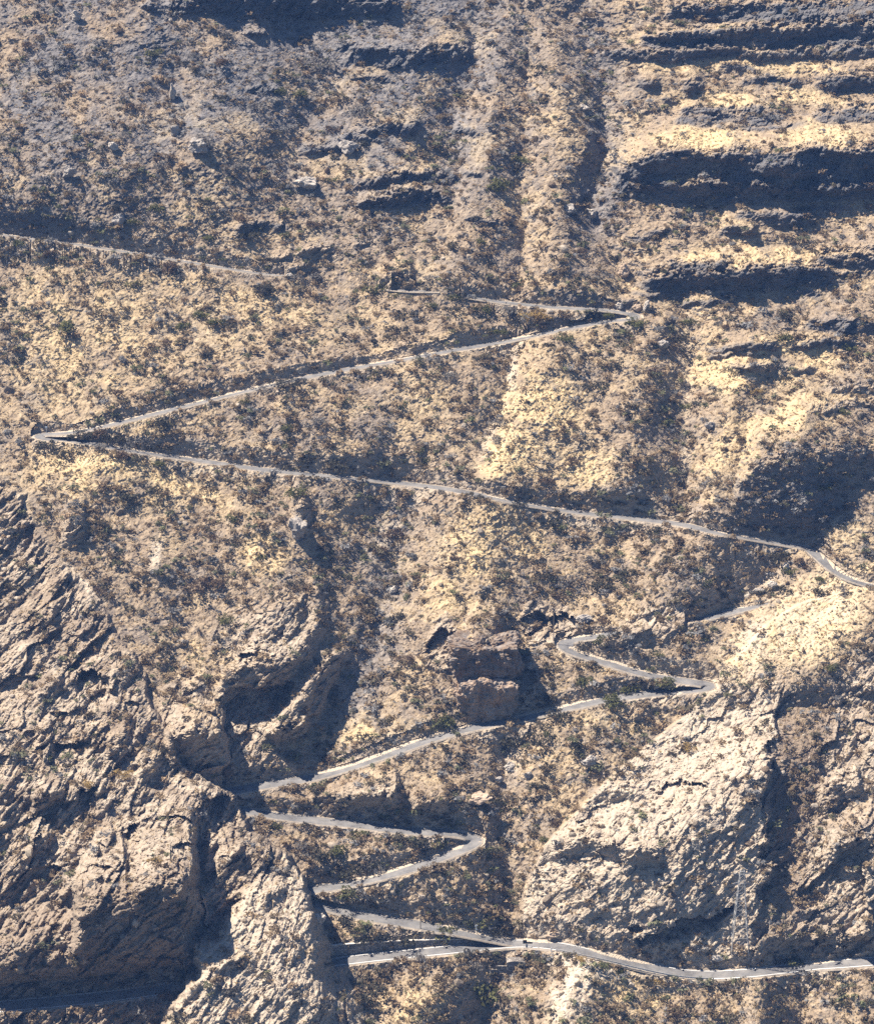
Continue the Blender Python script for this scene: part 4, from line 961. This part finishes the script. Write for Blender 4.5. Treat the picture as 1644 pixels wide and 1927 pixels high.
for x, y, hh, lab in [(1037, 1791, 1.25, "short white marker post right of the dark sign board"), (258, 775, 1.6, "thin white marker post right of the left hairpin")]:
    P, t = at(x, y); o = mesh_np("marker_post", *boxes([(0, 0, hh / 2 - .3, .30, .16, hh + .6)]), M["white paint"]); o.location = P
    mesh_np("cap", *boxes([(0, 0, hh + .06, .36, .2, .12)]), M["steel"], o); tag(o, lab, "marker post")
# poles
for x, y, hh, lab in [(1041, 1205, 9.6, "tall thin wooden pole left of the inner hairpin"), (791, 1748, 4.2, "short thin wooden pole beside the lowest road leg")]:
    P, t = at(x, y); o = empty("utility_pole", P, lab, "pole")
    mesh_np("shaft", *bars([((0, 0, -.6), (0, 0, hh), .15, .09)], 8), M["wood"], o); mesh_np("crossarm", *boxes([(0, -.12, hh - .35, .9, .1, .12)]), M["wood"], o)
# lattice tower by the bottom road
P, u = along('valley', 1390, 1402, hwv + 4.2, 1.0)
H_, B_, T_ = 29.0, 2.75, .55
tw = empty("lattice_tower", P[0] + np.array([0, 0, -.3]), "tall pale steel lattice tower standing beside the bottom road", "tower")
cor = lambda k, z: np.array([(-1, 1, 1, -1)[k] * (B_ + (T_ - B_) * z / H_), (-1, -1, 1, 1)[k] * (B_ + (T_ - B_) * z / H_), z])
for k in range(4): mesh_np("leg", *bars([(cor(k, -1.5), cor(k, H_), .10, .07)]), M["steel"], tw)
lv = [0]; 
while lv[-1] < H_ - 1: lv.append(min(H_, lv[-1] + 1.5 * (B_ + (T_ - B_) * lv[-1] / H_) + .6))
for k in range(4):
    L = []
    for a, b in zip(lv[:-1], lv[1:]): L += [(cor(k, a), cor((k + 1) % 4, b), .035, .035), (cor((k + 1) % 4, a), cor(k, b), .035, .035), (cor(k, b), cor((k + 1) % 4, b), .045, .045)]
    mesh_np("bracing", *bars(L, 5), M["steel"], tw)
for z in (H_ - 1.0, H_ - 4.0): mesh_np("crossarm", *bars([((-2.6, 0, z), (2.6, 0, z), .07, .07), ((-2.6, 0, z), (0, 0, z + .9), .05, .05), ((2.6, 0, z), (0, 0, z + .9), .05, .05)], 5), M["steel"], tw)
# culvert under the bottom road
P, t = at(972, 1824)
cv = empty("stone_culvert", P + np.array([0, -.8, -.3]), "grey masonry culvert with a dark arch below the junction", "culvert")
xs_ = np.linspace(-2.9, 2.9, 30); bot_ = np.where(np.abs(xs_) < .85, 1.25 + np.sqrt(np.maximum(.85 ** 2 - xs_ ** 2, 0)), -.8); top_ = 3.5 - .10 * np.abs(xs_ + .4) ** 1.6
L_ = np.stack([np.column_stack([xs_, xs_ * 0 + yy, zz]) for yy in (-.4, 2.2) for zz in (bot_, top_)], 1)   # front bottom, front top, back bottom, back top
ii = np.arange(len(xs_) * 4).reshape(-1, 4)
F_ = np.concatenate([np.stack([ii[:-1, a], ii[1:, a], ii[1:, b], ii[:-1, b]], 1) for a, b in ((0, 1), (1, 3), (3, 2), (2, 0))] + [ii[:1][:, [0, 1, 3, 2]], ii[-1:][:, [0, 2, 3, 1]]])
mesh_np("headwall", L_.reshape(-1, 3), F_, M["masonry"], cv)
mesh_np("tunnel_shade", *boxes([(0, 2.6, .8, 2.2, .3, 3.4)]), M["dark board and shade"], cv)  # dark panel added to stand in for shade inside the arch
mesh_np("wing_wall", *boxes([(-4.3, .5, .5, 3.2, .5, 2.2), (-6.4, .0, 0, 1.6, .5, 1.4)]), M["masonry"], cv)
# the square rock above the road: a cap block on a stained lower block
def stained(name, dk=1.0):
    m, t, b = new_mat(name, 1.0)
    g = N(t, "ShaderNodeNewGeometry").outputs["Position"]
    mp = N(t, "ShaderNodeMapping"); mp.inputs["Scale"].default_value = (1.0, .6, .10); t.links.new(g, mp.inputs[0])
    n = tex_noise(t, .8, 6, .65, mp.outputs[0]); n2 = tex_noise(t, .35, 5, .65, g)
    c = ramp(t, n, [(.30, (.07, .055, .045)), (.45, (.24, .165, .11)), (.6, (.33, .23, .15)), (.75, (.40, .34, .28))])
    c = mix(t, 1.0, c, (dk, dk, dk), 'MULTIPLY')
    t.links.new(mix(t, ramp(t, n2, [(.42, (0, 0, 0)), (.62, (.8, .8, .8))]), c, (.24, .21, .185)), b.inputs["Base Color"]); bump(t, b, n, .5); return m
M["stained"] = stained("streaked_rock"); M["shaded stained"] = stained("shaded_streaked_rock", .55)  # second copy darkened to put the cap's shade into its colour
def block(name, px_, py_, hw_, hh_, dep, tt, seed, mat, parent, pw=5, lean=0):
    u_, v_, w_ = ray(px_, py_); c_ = CAM + tt * np.array([u_, v_, w_]); pp = F / tt
    v, f = ico(5); nrm = (np.abs(v) ** pw).sum(1) ** (1 / pw); v = v / nrm[:, None]
    v = v * np.array([hw_ / pp, dep, hh_ / pp / .95]); n_ = v / np.linalg.norm(v, axis=1, keepdims=True)
    v = v + n_ * (2.0 * fbm(v[:, 0] / 6 + seed, v[:, 1] / 5, v[:, 2] / 5, 5, .6) + .5 * fbm(v[:, 0] / 1.6 + seed, v[:, 1] / 1.6, v[:, 2] / 7, 3, .55))[:, None]
    v[:, 1] -= lean * v[:, 2]
    return mesh_np(name, v + c_ - np.array(parent.location), f, mat, parent)
P, tf = at(912, 1350)
sq = empty("rock_outcrop", P, "big square two-tier rock with streaked brown face above the road", "rock")
block("cap", 911, 1234, 63, 35, 8.0, tf + 3.8, 3, M["shaded stained"], sq, 10, .2)
block("lower_block", 915, 1313, 58, 48, 7.0, tf + 3.2, 9, M["stained"], sq, 6, .16)
